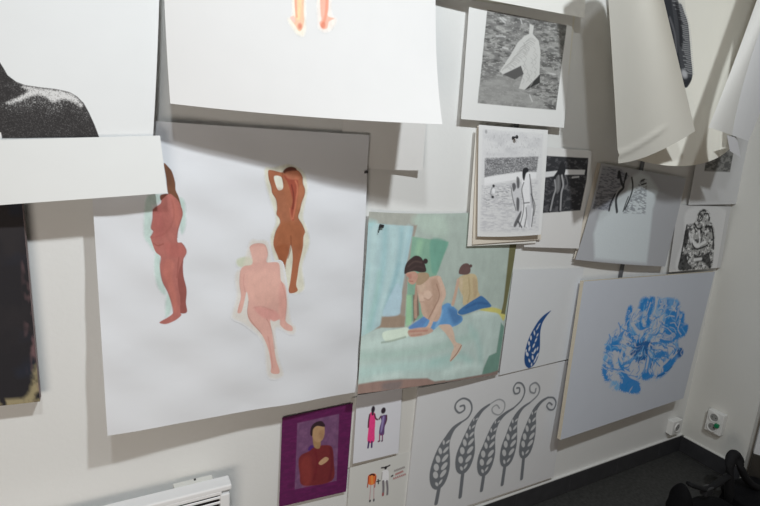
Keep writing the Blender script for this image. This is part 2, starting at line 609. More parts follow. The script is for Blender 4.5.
a.line(z([(275, -300), (280, 0), (278, 110), (270, 170)]), (248, 222, 168), 0.7, 1.2, True, 1.8)
a.line(z([(540, -300), (540, 0), (530, 140), (510, 210)]), (236, 140, 110), 0.6, 0.8, True, 1.4)
a.line(z([(240, -300), (245, 60), (255, 160)]), (240, 150, 120), 0.6, 0.6, True, 0.9)
a.blob(z([(284, 250)])[0], 2.2, 3.0, 0, (222, 128, 104), 0.8, 1.0)
a.blob(z([(503, 240)])[0], 2.4, 3.2, 0, (224, 126, 98), 0.8, 1.0)
a.poly(z([(192, 172), (225, 155), (240, 200), (228, 215)]), (250, 200, 190), 0.8, 0.5)
a.grain(0.10, 0.15, 0.05)
a.done('painted_feet', 'orange watercolour of two feet and lower legs')

# --- the large paper with three nude figures
s = Sheet('figure_painting', 'big white paper painted with three nude figures in pink and brown', 'painting',
          [[(87, 116, .045), (233, 126.5, .035), (368.8, 135, .03)], [(97, 270, .075), (235, 274, .06), (363.3, 260, .045)], [(107.5, 436, .125), (239, 412.8, .095), (356, 392, .07)]],
          (0.74, 0.755, 0.785), (218, 220, 226), grid=120, wave=crumple)
# figure in profile
a = Art(s, [(140, 145), (192, 145), (192, 335), (140, 335)], 1.1)
z = lambda P: Z(90, 120, 2.3, P)
for P in ([(128, 185), (142, 180), (142, 250), (148, 300), (135, 285), (124, 262)], [(150, 305), (160, 310), (165, 350), (175, 400), (158, 388), (148, 350)],
          [(176, 402), (188, 408), (186, 440), (174, 452)], [(206, 180), (218, 190), (220, 240), (210, 262), (204, 220)], [(140, 172), (165, 172), (162, 186), (146, 196)]):
    a.poly(z(P), (172, 200, 196), 0.7, 1.3)
z1 = lambda P: Z(140, 160, 6.333, P); z2 = lambda P: Z(140, 240, 5.617, P)
a.poly(z1([(150, 20), (185, 50), (205, 80), (222, 140), (226, 190), (245, 235), (260, 300), (235, 300), (180, 220), (165, 110)]), (112, 76, 58), 1, 0.4)
a.poly(z1([(130, 222), (180, 214), (160, 240), (132, 256)]), (105, 62, 50), 1, 0.4)
a.poly(z2([(212, 100), (242, 95), (241, 150), (245, 205), (262, 280), (258, 350), (264, 404), (232, 413), (220, 400), (222, 330), (205, 250)]), (142, 84, 80), 1, 0.4)
a.poly(z1([(186, 215), (215, 232), (240, 255), (264, 305), (270, 345), (256, 395), (243, 440), (236, 480), (238, 520)]) +
       z2([(232, 15), (252, 40), (261, 70), (242, 108), (222, 160), (212, 210), (216, 270), (226, 330), (226, 405), (232, 422), (200, 450), (150, 471), (114, 468), (114, 458), (160, 432), (186, 405), (176, 350), (155, 290), (125, 230), (112, 150), (118, 97), (90, 70), (74, 35)]) +
       z1([(66, 490), (72, 478), (85, 452), (70, 430), (80, 370), (84, 312), (128, 278), (140, 250)]), (168, 105, 100), 1, 0.35)
a.poly(z1([(185, 225), (225, 250), (250, 330), (235, 420), (215, 380), (200, 280)]), (186, 116, 106), 0.6, 2)
a.poly(z1([(90, 320), (130, 290), (150, 380), (150, 480), (90, 500), (85, 420)]), (162, 94, 92), 0.6, 2.2)
a.poly(z1([(150, 300), (185, 330), (190, 430), (165, 470), (150, 400)]), (150, 88, 84), 0.45, 2)
a.line(z1([(200, 250), (215, 330), (200, 410), (150, 470), (80, 490)]), (146, 84, 80), 0.5, 0.9, True, 0.5)
a.line(z1([(262, 305), (268, 345), (254, 395), (240, 440), (236, 490)]), (136, 78, 74), 0.6, 0.5, True, 0.45)
a.line(z1([(84, 312), (80, 370), (70, 430), (85, 452), (66, 490)]), (140, 80, 78), 0.6, 0.5, True, 0.45)
a.line(z2([(232, 15), (252, 40), (260, 70), (242, 106)]), (140, 80, 76), 0.6, 0.5, True, 0.45)
a.line(z2([(118, 97), (112, 150), (125, 230), (155, 290), (176, 350), (186, 405)]), (136, 78, 76), 0.6, 0.5, True, 0.4)
a.poly(z2([(140, 20), (230, 30), (252, 65), (225, 95), (160, 90)]), (168, 98, 94), 0.6, 2)
a.poly(z2([(150, 110), (190, 130), (180, 200), (200, 300), (212, 380), (190, 400), (160, 270), (130, 180)]), (186, 116, 106), 0.55, 1.5)
a.line(z2([(76, 18), (100, 32), (130, 22)]), (140, 78, 72), 0.7, 0.5, True, 0.6)
a.line(z2([(218, 100), (212, 160), (208, 210)]), (140, 80, 76), 0.7, 0.5, True, 0.5)
a.grain(0.13, 0.09, 0.05)
a.done('painted_figure', 'reddish figure standing in profile with a turquoise halo')
# figure seen from behind, arms on the head
a = Art(s, [(258, 158), (312, 158), (312, 300), (258, 300)], 1.1)
z = lambda P: Z(250, 155, 6.33, P); z8 = lambda P: Z(225, 230, 3.373, P)
a.poly(z([(95, 85), (150, 80), (240, 60), (310, 85), (350, 130), (362, 220), (345, 320), (335, 400), (360, 470), (375, 560), (330, 700), (340, 850), (240, 850), (130, 560), (165, 420), (130, 280), (100, 180)]), (202, 200, 176), 0.65, 1.3)
a.poly(z([(115, 100), (140, 96), (205, 110), (245, 90), (290, 92), (318, 112), (332, 140), (334, 180), (346, 215), (345, 250), (326, 300), (316, 350), (305, 395), (330, 440), (347, 485)]) +
       z8([(264, 25), (262, 60), (250, 115), (245, 150), (240, 185), (245, 204), (228, 213), (214, 207), (221, 165), (228, 100), (222, 50), (215, 80), (205, 112), (200, 180), (206, 200), (192, 200), (190, 140), (180, 95), (163, 50)]) +
       z([(158, 500), (172, 465), (190, 432), (186, 400), (168, 375), (172, 335), (165, 282), (140, 240), (134, 200), (118, 150)]), (158, 100, 74), 1, 0.35)
a.poly(z([(152, 135), (195, 138), (208, 180), (206, 214), (180, 223), (163, 190)]), (214, 216, 208), 1, 0.4)
a.poly(z([(208, 106), (225, 85), (255, 74), (285, 80), (294, 98), (262, 108), (225, 118)]), (98, 56, 46), 1, 0.4)
a.poly(z([(212, 128), (290, 148), (306, 180), (304, 250), (290, 330), (277, 412), (258, 400), (252, 350), (270, 300), (256, 230), (236, 170)]), (150, 76, 60), 1, 0.6)
a.line(z([(288, 165), (300, 210), (290, 300), (272, 400)]), (206, 132, 104), 0.7, 0.8, True, 0.6)
a.line(z([(252, 340), (256, 380), (264, 406)]), (196, 124, 98), 0.6, 0.8, True, 0.6)
a.poly(z([(160, 220), (215, 230), (240, 330), (235, 420), (195, 400), (175, 330)]), (150, 98, 76), 0.5, 2.5)
a.poly(z([(310, 200), (340, 215), (335, 270), (312, 340), (300, 300)]), (170, 112, 84), 0.6, 1.5)
a.line(z([(118, 105), (122, 150), (138, 215), (142, 240), (166, 282), (172, 340), (168, 375), (188, 405), (188, 435), (168, 470), (152, 520)]), (112, 68, 50), 0.55, 0.5, True, 0.4)
a.line(z([(332, 140), (334, 180), (346, 216), (344, 250), (326, 300), (314, 350), (304, 395), (330, 440), (348, 490)]), (116, 70, 50), 0.55, 0.5, True, 0.4)
a.line(z([(205, 110), (206, 150), (215, 180)]), (110, 64, 48), 0.6, 0.6, True, 0.5)
a.line(z([(262, 190), (276, 260), (270, 340)]), (112, 50, 42), 0.8, 0.5, True, 0.8)
a.poly(z([(225, 110), (290, 100), (322, 130), (300, 155), (240, 148)]), (176, 112, 88), 0.8, 0.8)
a.poly(z([(190, 440), (300, 430), (330, 500), (320, 600), (240, 560), (180, 600)]), (150, 92, 62), 0.55, 2)
a.poly(z8([(170, 60), (215, 50), (205, 110), (196, 165), (186, 110)]), (146, 84, 54), 0.6, 1.5)
a.line(z8([(222, 20), (222, 60), (212, 95)]), (110, 62, 44), 0.7, 0.5, True, 0.5)
a.grain(0.14, 0.09, 0.05)
a.done('painted_figure', 'brown figure seen from behind with both arms raised')
# seated pink figure
a = Art(s, [(225, 236), (305, 236), (305, 380), (225, 380)], 1.1)
z = z8
a.poly(z([(70, 90), (40, 100), (45, 122), (85, 125), (95, 100)]), (190, 198, 172), 0.75, 1.2)
a.poly(z([(60, 120), (85, 40), (110, 35), (145, 42), (155, 105), (190, 110), (205, 180), (220, 300), (238, 330), (225, 352), (170, 330), (180, 430), (195, 490), (145, 492), (130, 380), (70, 320), (30, 300), (25, 280), (40, 220), (35, 150)]), (206, 200, 192), 0.60, 1.6)
a.poly(z([(83, 60), (95, 48), (118, 45), (136, 52), (144, 80), (140, 108), (172, 108), (184, 120), (188, 168), (202, 190), (208, 250), (204, 305), (226, 325), (226, 340), (205, 337), (186, 320), (184, 302), (165, 308), (152, 302), (158, 345), (166, 400), (173, 440), (184, 474), (178, 485), (155, 481), (155, 455), (145, 400), (122, 350), (85, 310), (75, 278), (79, 240), (73, 208), (65, 240), (55, 276), (42, 279), (45, 258), (54, 225), (49, 180), (52, 138), (64, 122), (90, 116), (92, 92)]), (208, 165, 158), 1, 0.35)
a.poly(z([(88, 60), (135, 58), (138, 95), (110, 110), (92, 100)]), (214, 174, 167), 0.7, 1)
a.poly(z([(80, 150), (170, 140), (180, 200), (150, 250), (90, 240)]), (214, 171, 162), 0.6, 2)
a.poly(z([(100, 260), (165, 270), (185, 295), (160, 306), (120, 290)]), (206, 144, 142), 0.6, 1.2)
a.line(z([(79, 240), (76, 280), (90, 310), (124, 350)]), (150, 104, 100), 0.55, 0.4, True, 0.35)
a.line(z([(190, 175), (206, 240), (203, 300)]), (156, 106, 100), 0.55, 0.4, True, 0.35)
a.line(z([(145, 360), (155, 420), (160, 465)]), (190, 130, 126), 0.6, 0.5, True, 0.5)
a.line(z([(68, 208), (62, 180), (64, 150)]), (180, 124, 120), 0.5, 0.5, True, 0.4)
a.line(z([(83, 60), (95, 48), (118, 45), (136, 52), (144, 80), (140, 108)]), (176, 126, 120), 0.5, 0.5, True, 0.3)
a.line(z([(140, 300), (150, 318), (160, 350), (168, 400)]), (168, 112, 106), 0.55, 0.5, True, 0.4)
a.line(z([(95, 262), (125, 258), (160, 272)]), (186, 132, 128), 0.5, 0.8, True, 0.5)
a.line(z([(52, 138), (49, 180), (54, 225), (44, 275)]), (176, 126, 120), 0.5, 0.5, True, 0.35)
a.poly(z([(186, 180), (204, 200), (206, 290), (188, 300), (182, 240)]), (208, 152, 146), 0.5, 1.5)
a.grain(0.07, 0.1, 0.06)
a.done('painted_figure', 'pale pink seated figure leaning on one arm')

# --- small white sheet behind the feet drawing
Sheet('paper_sheet', 'blank white sheet peeping out between feet drawing and bathing women painting', 'paper',
      [[(345, 92, .010), (390, 96, .012), (428, 99, .022)], [(340, 167, .012), (385, 169.5, .016), (422.5, 170.5, .032)]], (0.78, 0.775, 0.76))

# --- painting of two women
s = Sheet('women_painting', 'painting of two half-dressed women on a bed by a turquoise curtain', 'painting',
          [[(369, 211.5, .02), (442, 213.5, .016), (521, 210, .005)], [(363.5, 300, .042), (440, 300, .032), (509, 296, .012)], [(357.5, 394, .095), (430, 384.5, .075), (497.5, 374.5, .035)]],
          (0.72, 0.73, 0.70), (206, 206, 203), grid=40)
a = Art(s, [(352, 205), (525, 205), (525, 400), (352, 400)], 1.7)
a.cov[:] = 1
z = lambda P: Z(350, 190, 2.412, P)
za = lambda P: Z(355, 205, 5.056, P); zb = lambda P: Z(430, 205, 5.056, P); zc = lambda P: Z(350, 295, 5.056, P); zd = lambda P: Z(430, 295, 5.056, P)
a.poly([(340, 190), (540, 190), (540, 420), (340, 420)], (162, 174, 164), 1, 1, False)
a.poly(z([(40, 50), (165, 50), (156, 92), (38, 80)]), (158, 160, 150), 1, 1.5, False)              # grey band: shadow of the feet sheet above, painted in
a.poly(za([(300, 100), (455, 170), (455, 60), (315, 50)]), (172, 188, 174), 0.8, 3)
a.poly(z([(150, 85), (162, 85), (150, 130), (140, 200), (130, 330), (60, 335), (90, 200)]), (150, 140, 128), 1, 0.7, False)   # wall behind curtain
a.poly(z([(150, 112), (238, 125), (222, 170), (205, 215), (190, 260), (175, 310), (133, 322), (140, 200)]), (126, 162, 140), 1, 0.6, False)   # green panel
a.poly(z([(195, 120), (236, 126), (224, 160), (208, 200), (196, 190)]), (104, 152, 134), 0.8, 1.2)
a.line(za([(330, 190), (318, 240)]), (146, 184, 152), 0.7, 2, True, 3)
a.poly(zc([(285, 0), (310, 0), (312, 90), (310, 150), (280, 160)]), (150, 190, 150), 0.9, 1, False)
a.poly(zc([(318, 0), (345, 0), (350, 100), (320, 140)]), (120, 95, 84), 0.9, 0.8, False)
a.poly(z([(38, 78), (153, 87), (143, 140), (128, 220), (118, 295), (104, 303), (88, 296), (75, 325), (45, 345), (15, 360), (28, 200)]), (164, 188, 188), 1, 0.6, False)    # curtain
for P, c_, w_, op in (([(60, 85), (50, 200), (30, 340)], (196, 220, 216), 3.5, .7), ([(85, 95), (78, 200), (50, 330)], (134, 182, 186), 3.0, .75), ([(105, 95), (98, 190), (70, 310)], (190, 218, 216), 3.0, .7),
                      ([(125, 95), (118, 170), (85, 290)], (128, 176, 184), 2.2, .75), ([(142, 95), (128, 180), (105, 290)], (178, 212, 216), 3.2, .8), ([(70, 200), (62, 260), (40, 345)], (150, 196, 178), 2.5, .6),
                      ([(148, 95), (135, 160), (120, 240)], (140, 178, 190), 1.2, .8), ([(120, 180), (100, 250), (88, 292)], (110, 160, 172), 1.6, .7), ([(45, 180), (36, 260), (24, 345)], (150, 194, 196), 1.5, .6)):
    a.line(z(P), tuple(0.55*c_[i]+0.45*(160, 182, 180)[i] for i in range(3)), op*.85, 2.4, True, w_)
a.poly(za([(60, 75), (110, 85), (60, 130)]), (150, 190, 188), 0.5, 2)
a.poly(zc([(160, 110), (250, 100), (280, 110), (275, 160), (150, 170)]), (148, 130, 112), 1, 1, False)
a.poly(zc([(165, 100), (195, 20), (240, -60), (262, 0), (256, 60), (252, 94), (222, 106)]), (168, 192, 200), 0.9, 0.8)
# bed
a.poly(z([(10, 362), (45, 345), (75, 332), (130, 334), (200, 326), (300, 296), (345, 286), (372, 292), (368, 330), (352, 395), (330, 425), (322, 452), (200, 460), (120, 452), (10, 470)]), (172, 188, 180), 1, 0.7, False)
for P, c_, w_, op in (([(30, 375), (120, 365), (220, 350)], (196, 216, 206), 5, .7), ([(25, 400), (120, 395), (220, 378), (300, 350)], (152, 182, 168), 4, .65), ([(30, 440), (140, 425), (240, 420)], (166, 202, 194), 5, .6),
                      ([(290, 330), (310, 370), (315, 420)], (150, 186, 178), 3, .6), ([(330, 310), (335, 350), (330, 400)], (190, 206, 198), 4, .6), ([(200, 415), (260, 400), (290, 415)], (146, 190, 180), 3.5, .6),
                      ([(230, 440), (280, 425), (312, 425)], (204, 222, 214), 3, .7), ([(60, 455), (120, 446)], (204, 220, 212), 2.5, .7), ([(300, 300), (350, 292)], (204, 216, 208), 3, .6)):
    a.line(z(P), tuple(0.7*c_[i]+0.3*(172, 188, 180)[i] for i in range(3)), op*.9, 3.0, True, w_)
a.poly(z([(322, 430), (335, 400), (353, 392), (364, 320), (372, 330), (356, 440), (318, 446)]), (108, 140, 126), 1, 0.8, False)
a.poly(zd([(250, 75), (300, 62), (350, 70), (380, 95), (370, 130), (345, 95), (300, 85)]), (190, 184, 108), 1, 0.6)
a.poly(z([(388, 100), (408, 100), (380, 262), (374, 300), (364, 298), (370, 270)]), (104, 102, 70), 1, 0.6, False)
a.poly(zc([(20, 455), (140, 435), (260, 425), (390, 420), (430, 438), (480, 430), (480, 520), (20, 520)]), (140, 116, 106), 1, 0.8, False)
a.poly(zc([(170, 445), (260, 435), (240, 480), (170, 480)]), (112, 106, 104), 0.7, 2)
a.poly(zd([(20, 440), (100, 430), (300, 395), (345, 380), (340, 420), (20, 470)]), (128, 112, 104), 1, 0.6, False)
# pillow
a.poly(zc([(165, 190), (240, 172), (290, 165), (300, 200), (270, 218), (185, 236)]), (200, 214, 196), 1, 0.6)
a.line(zc([(160, 240), (210, 232), (280, 212)]), (128, 142, 128), 0.8, 0.8, True, 0.7)
a.grain(0.09, 0.06, 0.025, 4)
a.grain(0.05, 0.02, 0.05, 3)
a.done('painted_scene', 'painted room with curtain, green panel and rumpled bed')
scn = a
a = Art(s, [(388, 248), (472, 248), (472, 368), (388, 368)], 1.4).under(scn)
a.poly(zc([(295, 165), (340, 130), (420, 80), (440, 100), (420, 150), (330, 175)]), (92, 130, 176), 1, 0.8)
a.poly(zd([(-40, 170), (0, 110), (40, 70), (90, 40), (130, 70), (165, 120), (140, 150), (90, 165), (50, 150), (10, 180)]), (98, 144, 186), 1, 0.6)
a.poly(zd([(90, 70), (130, 75), (160, 120), (120, 145)]), (66, 104, 148), 0.7, 2)
a.line(zd([(60, 80), (50, 120), (30, 160)]), (138, 178, 206), 0.7, 1.2, True, 1.2)
a.poly(zd([(45, 155), (100, 150), (120, 190), (130, 235), (160, 252), (150, 285), (112, 330), (100, 332), (110, 290), (120, 262), (100, 225), (75, 190)]), (196, 172, 152), 1, 0.5)
a.line(zd([(158, 255), (135, 295), (104, 332)]), (120, 84, 70), 0.8, 0.4, True, 0.5)
a.line([za([(312, 405)])[0], za([(308, 460)])[0], zc([(330, 40)])[0], zc([(332, 110)])[0]], (168, 140, 122), 1, 0.5, True, 1.6)
a.poly(za([(312, 392), (340, 378), (385, 362), (428, 360), (440, 400), (446, 450), (440, 500), (432, 560), (405, 590), (345, 560), (330, 500), (318, 450)]), (188, 160, 140), 1, 0.5)
a.poly(za([(318, 400), (350, 390), (355, 430), (330, 440)]), (196, 172, 150), 0.7, 1.2)
a.poly(za([(385, 380), (420, 380), (425, 450), (400, 520), (390, 450)]), (166, 136, 116), 0.6, 1.4)
a.poly(za([(350, 490), (400, 490), (410, 560), (370, 560)]), (172, 142, 122), 0.6, 1.8)
a.poly(za([(312, 348), (362, 342), (374, 368), (335, 402), (308, 398)]), (160, 138, 112), 1, 0.5)
a.poly(za([(256, 346), (300, 336), (318, 358), (306, 392), (290, 402), (274, 394), (266, 380), (272, 370)]), (182, 142, 124), 1, 0.4)
a.poly(za([(262, 352), (285, 350), (283, 372), (270, 372)]), (164, 112, 100), 0.6, 0.8)
a.line(za([(276, 384), (292, 386)]), (150, 84, 76), 0.7, 0.4, False, 0.4)
a.poly(za([(350, 440), (375, 434), (390, 458), (372, 478), (350, 470)]), (204, 178, 158), 0.8, 0.9)
a.poly(za([(322, 452), (345, 456), (347, 488), (326, 490)]), (202, 176, 156), 0.8, 0.9)
a.line(za([(352, 472), (372, 480), (390, 462)]), (146, 112, 96), 0.6, 0.6, True, 0.45)
a.line(za([(324, 490), (346, 490)]), (146, 112, 96), 0.6, 0.6, True, 0.4)
a.line([za([(425, 372)])[0], za([(450, 450)])[0], zd([(42, 55)])[0], zd([(15, 110)])[0], zc([(395, 165)])[0], zc([(350, 188)])[0]], (196, 168, 148), 1, 0.5, True, 2.1)
a.line([za([(412, 400)])[0], za([(426, 460)])[0], zd([(18, 70)])[0], zd([(-8, 120)])[0]], (138, 106, 90), 0.7, 0.6, True, 0.55)
a.poly(zc([(295, 178), (350, 165), (400, 165), (420, 182), (380, 202), (320, 212), (298, 205)]), (184, 152, 134), 1, 0.6)
a.line(zc([(300, 185), (340, 182), (390, 180)]), (162, 100, 90), 0.6, 0.8, True, 0.7)
a.line(zc([(310, 205), (360, 198)]), (152, 96, 86), 0.5, 0.8, True, 0.6)
a.poly(za([(250, 348), (251, 318), (262, 290), (285, 268), (306, 256), (330, 262), (345, 282), (356, 310), (358, 336), (330, 340), (300, 334), (270, 340)]), (62, 50, 48), 1, 0.4)
a.blob(za([(356, 284)])[0], 2.6, 2.4, 0, (56, 46, 44), 1, 0.4)
a.line(za([(268, 310), (300, 286), (335, 290)]), (92, 76, 70), 0.6, 0.7, True, 0.6)
a.line(za([(275, 330), (310, 310), (345, 318)]), (84, 68, 64), 0.5, 0.7, True, 0.5)
a.grain(0.08, 0.1, 0.1)
a.done('painted_woman', 'painted dark-haired woman in a blue skirt bending over the bed')
a = Art(s, [(448, 258), (498, 258), (498, 318), (448, 318)], 1.4).under(scn)
a.poly(zb([(140, 375), (180, 350), (225, 350), (240, 380), (242, 430), (252, 462), (225, 480), (170, 506), (165, 460), (150, 430)]), (184, 168, 132), 1, 0.5)
a.line(zb([(142, 380), (130, 440), (115, 500)]), (184, 156, 136), 1, 0.5, True, 1.7)
a.line(zb([(195, 370), (200, 440), (190, 490)]), (156, 136, 100), 0.7, 0.8, True, 0.6)
a.poly(zd([(140, 85), (180, 50), (235, 15), (262, 5), (300, 40), (306, 60), (250, 72), (165, 100)]), (66, 108, 152), 1, 0.5)
a.line(zd([(180, 65), (240, 40), (290, 45)]), (50, 84, 128), 0.6, 1, True, 0.9)
a.poly(zb([(150, 380), (165, 372), (160, 440), (158, 460)]), (196, 178, 152), 0.6, 1.0)
a.poly(zb([(215, 370), (236, 385), (238, 440), (222, 470)]), (164, 142, 112), 0.6, 1.0)
a.poly(zb([(145, 345), (150, 318), (165, 300), (185, 294), (200, 305), (204, 335), (190, 350), (165, 352)]), (100, 78, 74), 1, 0.4)
a.blob(zb([(205, 308)])[0], 1.8, 1.5, 0, (90, 70, 66), 1, 0.4)
a.grain(0.08, 0.1, 0.1)
a.done('painted_woman', 'second painted woman with bare back and blue trousers')

# --- sheet with the crouching printed figure, its neighbour behind and the cut-off sheet above
Sheet('paper_sheet', 'cream sheet edge showing behind the print of a wrapped figure', 'paper',
      [[(476, -6, .010), (576, 8, .012)], [(468, 60, .012), (569, 75, .014)]], (0.78, 0.76, 0.68))
s = Sheet('art_print', 'sheet with a grey square print of a wrapped figure on rippled ground', 'print',
          [[(469.5, 0, .02), (573, 14, .022)], [(461, 119, .03), (564, 127.8, .034)]], (0.78, 0.78, 0.765), (214, 213, 208))
a = Art(s, [(487, 8), (567, 24), (557, 112), (477, 102)], 1.5)
q = [(487.2, 9.8), (566.5, 25.5), (555.8, 110), (477.8, 103)]
z = lambda P: Z(450, 0, 3.894, P)
mk = a.mask(q, 0.3, False)
a.poly(q, (112, 111, 107), 1, 0.3, False)
a.hatch(mk, (152, 151, 145), 0.40, 0.66, 0.030, 0.095, 0.8)
a.hatch(mk, (76, 75, 72), 0.52, 0.70, 0.035, 0.13, 0.8)
a.hatch(mk, (172, 171, 164), 0.58, 0.74, 0.09, 0.24, 0.6)
a.poly(z([(170, 300), (270, 280), (300, 350), (340, 420), (120, 400), (110, 320)]), (146, 145, 139), 0.7, 4)
a.poly(z([(430, 120), (370, 60), (250, 55), (440, 98), (450, 160), (430, 200)]), (84, 84, 80), 0.5, 3)
a.poly(z([(310, 92), (326, 100), (322, 132), (345, 158), (352, 200), (348, 290), (292, 350), (268, 345), (284, 292), (276, 258), (206, 290), (193, 278), (235, 215), (262, 168), (290, 140), (308, 132)]), (188, 187, 180), 1, 0.5, False)
a.poly(z([(206, 290), (276, 256), (287, 288), (252, 310)]), (84, 83, 80), 1, 0.4, False)
a.poly(z([(290, 351), (350, 292), (350, 322), (325, 336)]), (52, 52, 50), 1, 0.4, False)
for k in range(26):
    t = k/25
    p0 = (300-95*t+random.uniform(-6, 6), 160+115*t)
    a.line(z([p0, (p0[0]+18, p0[1]-12), (p0[0]+36, p0[1]-2)]), (150, 149, 143), 0.6, 0.3, True, 0.3)
    p0 = (300+random.uniform(-22, 36), 165+150*t)
    a.line(z([p0, (p0[0]+8, p0[1]+10), (p0[0]+2, p0[1]+22)]), (152, 151, 145), 0.6, 0.3, True, 0.3)
for P in ([(195, 70), (215, 90)], [(205, 70), (218, 78)], [(275, 75), (280, 92)], [(205, 185), (225, 190)], [(385, 285), (410, 290)], [(310, 370), (320, 395)], [(180, 140), (215, 143)]):
    a.line(z(P), (206, 205, 199), 0.7, 0.6, False, 0.5)
a.cov = mk
a.done('printed_picture', 'grey print of a pale wrapped crouching figure')
Sheet('paper_sheet', 'blank white sheet cut off by the top edge above the wrapped figure print', 'paper',
      [[(430, -70, .05), (510, -60, .055), (587, -48, .06)], [(430, -11, .045), (510, 4, .06), (584.8, 18, .06)]], (0.82, 0.815, 0.78))

# --- clipped stack with the beach print in front
Sheet('paper_sheet', 'cream sheet at the bottom of the pinned stack', 'paper', [[(476, 128, .022), (545, 133, .022)], [(467.3, 246.3, .026), (536, 243, .026)]], (0.80, 0.78, 0.73))
Sheet('paper_sheet', 'tan edged sheet in the middle of the pinned stack', 'paper', [[(477.5, 126, .028), (546, 131, .028)], [(472.5, 244.5, .032), (541, 239.5, .032)]], (0.74, 0.67, 0.57))
s = Sheet('photo_sheet', 'sheet with dark photograph of two bathers at the right of the pinned stack', 'print',
          [[(534, 146, .014), (592.5, 151, .022)], [(524, 247, .018), (578.8, 248.5, .03)]], (0.74, 0.73, 0.715), (212, 211, 207))
z = lambda P: Z(530, 140, 4.214, P)
a = Art(s, [(530, 150), (592, 150), (585, 218), (530, 218)], 1.5)
q = z([(40, 65), (246, 76), (238, 170), (212, 296), (20, 310)])
mk = a.mask(q, 0.4, False)
a.poly(q, (50, 50, 52), 1, 0.4, False)
a.hatch(mk, (92, 91, 92), 0.5, 0.75, 0.06, 0.12, 0.8)
a.poly(z([(30, 138), (110, 130), (150, 124), (232, 126), (229, 146), (140, 146), (62, 158), (30, 160)]), (206, 205, 202), 1, 0.5, False)
a.line(z([(178, 158), (205, 155)]), (196, 196, 194), 0.9, 0.4, False, 0.7)
a.poly(z([(98, 160), (115, 130), (128, 100), (140, 92), (150, 120), (145, 150), (138, 210), (140, 250), (130, 298), (118, 298), (122, 245), (115, 225), (100, 255), (88, 300), (78, 298), (92, 235), (106, 200)]), (40, 40, 42), 1, 0.5)
a.line(z([(104, 170), (108, 205), (98, 240), (86, 296)]), (166, 165, 164), 0.8, 0.6, True, 0.8)
a.poly(z([(108, 165), (124, 150), (128, 200), (112, 225)]), (120, 119, 118), 0.7, 0.7)
a.line(z([(134, 150), (140, 190), (132, 225), (128, 294)]), (168, 167, 166), 0.8, 0.6, True, 0.9)
a.line(z([(150, 150), (158, 185), (146, 205)]), (110, 109, 108), 0.7, 0.5, True, 0.5)
a.line(z([(120, 150), (118, 205)]), (126, 125, 124), 0.8, 0.4, True, 0.6)
a.cov = mk
a.done('printed_photograph', 'dark print of two bathers walking')
s = Sheet('photo_sheet', 'white sheet with a grey print of bathers pinned on top of the stack', 'print',
          [[(478.8, 124.7, .038), (513, 127.6, .038), (548, 130, .044)], [(478.0, 180, .042), (512, 182, .044), (545, 182, .046)], [(477.4, 236.4, .046), (510, 236.5, .05), (541, 234.5, .056)]], (0.80, 0.80, 0.795), (222, 222, 220))
z = lambda P: Z(465, 115, 3.61, P)
a = Art(s, [(479, 126), (547, 130), (541, 232), (478, 232)], 1.3)
q = z([(64, 50), (282, 68), (266, 418), (54, 424)])
mk = a.mask(q, 1.0, False)
a.poly(q, (214, 214, 213), 0.8, 0.8, False)
up = a.mask(z([(68, 58), (280, 72), (270, 150), (70, 152)]), 2.5, False)
a.hatch(up, (198, 198, 198), 0.30, 0.75, 0.03, 0.05, 0.8)
a.hatch(up, (170, 170, 170), 0.60, 0.80, 0.25, 0.12, 0.5)
band = z([(72, 156), (150, 154), (264, 150), (258, 206), (200, 204), (120, 216), (70, 226)])
bmk = a.mask(band, 1.0, False)
a.poly(band, (128, 128, 129), 0.95, 0.7, False, 0.6)
a.hatch(bmk, (186, 186, 186), 0.50, 0.66, 0.30, 0.22, 0.7)
a.hatch(bmk, (84, 84, 86), 0.52, 0.68, 0.10, 0.45, 0.7)
a.poly(z([(70, 226), (120, 217), (200, 206), (258, 207), (256, 230), (180, 234), (70, 254)]), (232, 232, 231), 0.9, 0.8, False)
low = z([(64, 256), (180, 240), (262, 236), (262, 415), (56, 420)])
lmk = a.mask(low, 2, False)
a.hatch(lmk, (186, 186, 188), 0.38, 0.70, 0.06, 0.22, 0.7)
a.hatch(lmk*a.mask(z([(60, 250), (200, 240), (200, 330), (60, 330)]), 6, False), (150, 150, 152), 0.52, 0.70, 0.10, 0.35, 0.7)
# companion
a.poly(z([(166, 262), (176, 244), (190, 240), (204, 255), (200, 300), (206, 345), (192, 402), (178, 402), (184, 340), (172, 300)]), (205, 205, 206), 0.9, 0.6)
for P in ([(170, 250), (180, 246), (184, 262), (174, 276)], [(186, 225), (196, 230), (196, 260), (188, 262)], [(186, 300), (196, 305), (194, 345), (186, 340)], [(176, 395), (200, 348), (204, 358), (184, 402)]):
    a.poly(z(P), (62, 62, 64), 0.85, 0.6)
# walking woman
a.poly(z([(204, 246), (212, 216), (232, 214), (240, 260), (246, 330), (244, 352), (238, 404), (222, 404), (218, 360), (210, 404), (196, 404), (206, 340), (210, 300)]), (230, 230, 230), 1, 0.5)
a.poly(z([(234, 240), (242, 270), (246, 330), (238, 330), (234, 280)]), (168, 168, 170), 0.7, 0.8)
a.poly(z([(220, 330), (240, 335), (236, 400), (226, 400)]), (188, 188, 190), 0.6, 0.8)
a.poly(z([(207, 206), (211, 193), (224, 190), (230, 202), (220, 212), (214, 236), (208, 228)]), (44, 44, 46), 1, 0.45)
for P, w_ in (([(212, 244), (205, 272), (212, 320), (208, 360), (196, 404)], .5), ([(233, 215), (238, 255), (243, 305), (247, 340), (240, 402)], .55), ([(220, 335), (222, 365), (214, 404)], .45),
              ([(166, 262), (172, 300), (184, 345)], .4), ([(192, 385), (204, 405)], .9), ([(238, 285), (252, 325), (248, 362)], .5), ([(212, 318), (232, 316)], .5)):
    a.line(z(P), (60, 60, 62), 0.85, 0.45, True, w_)
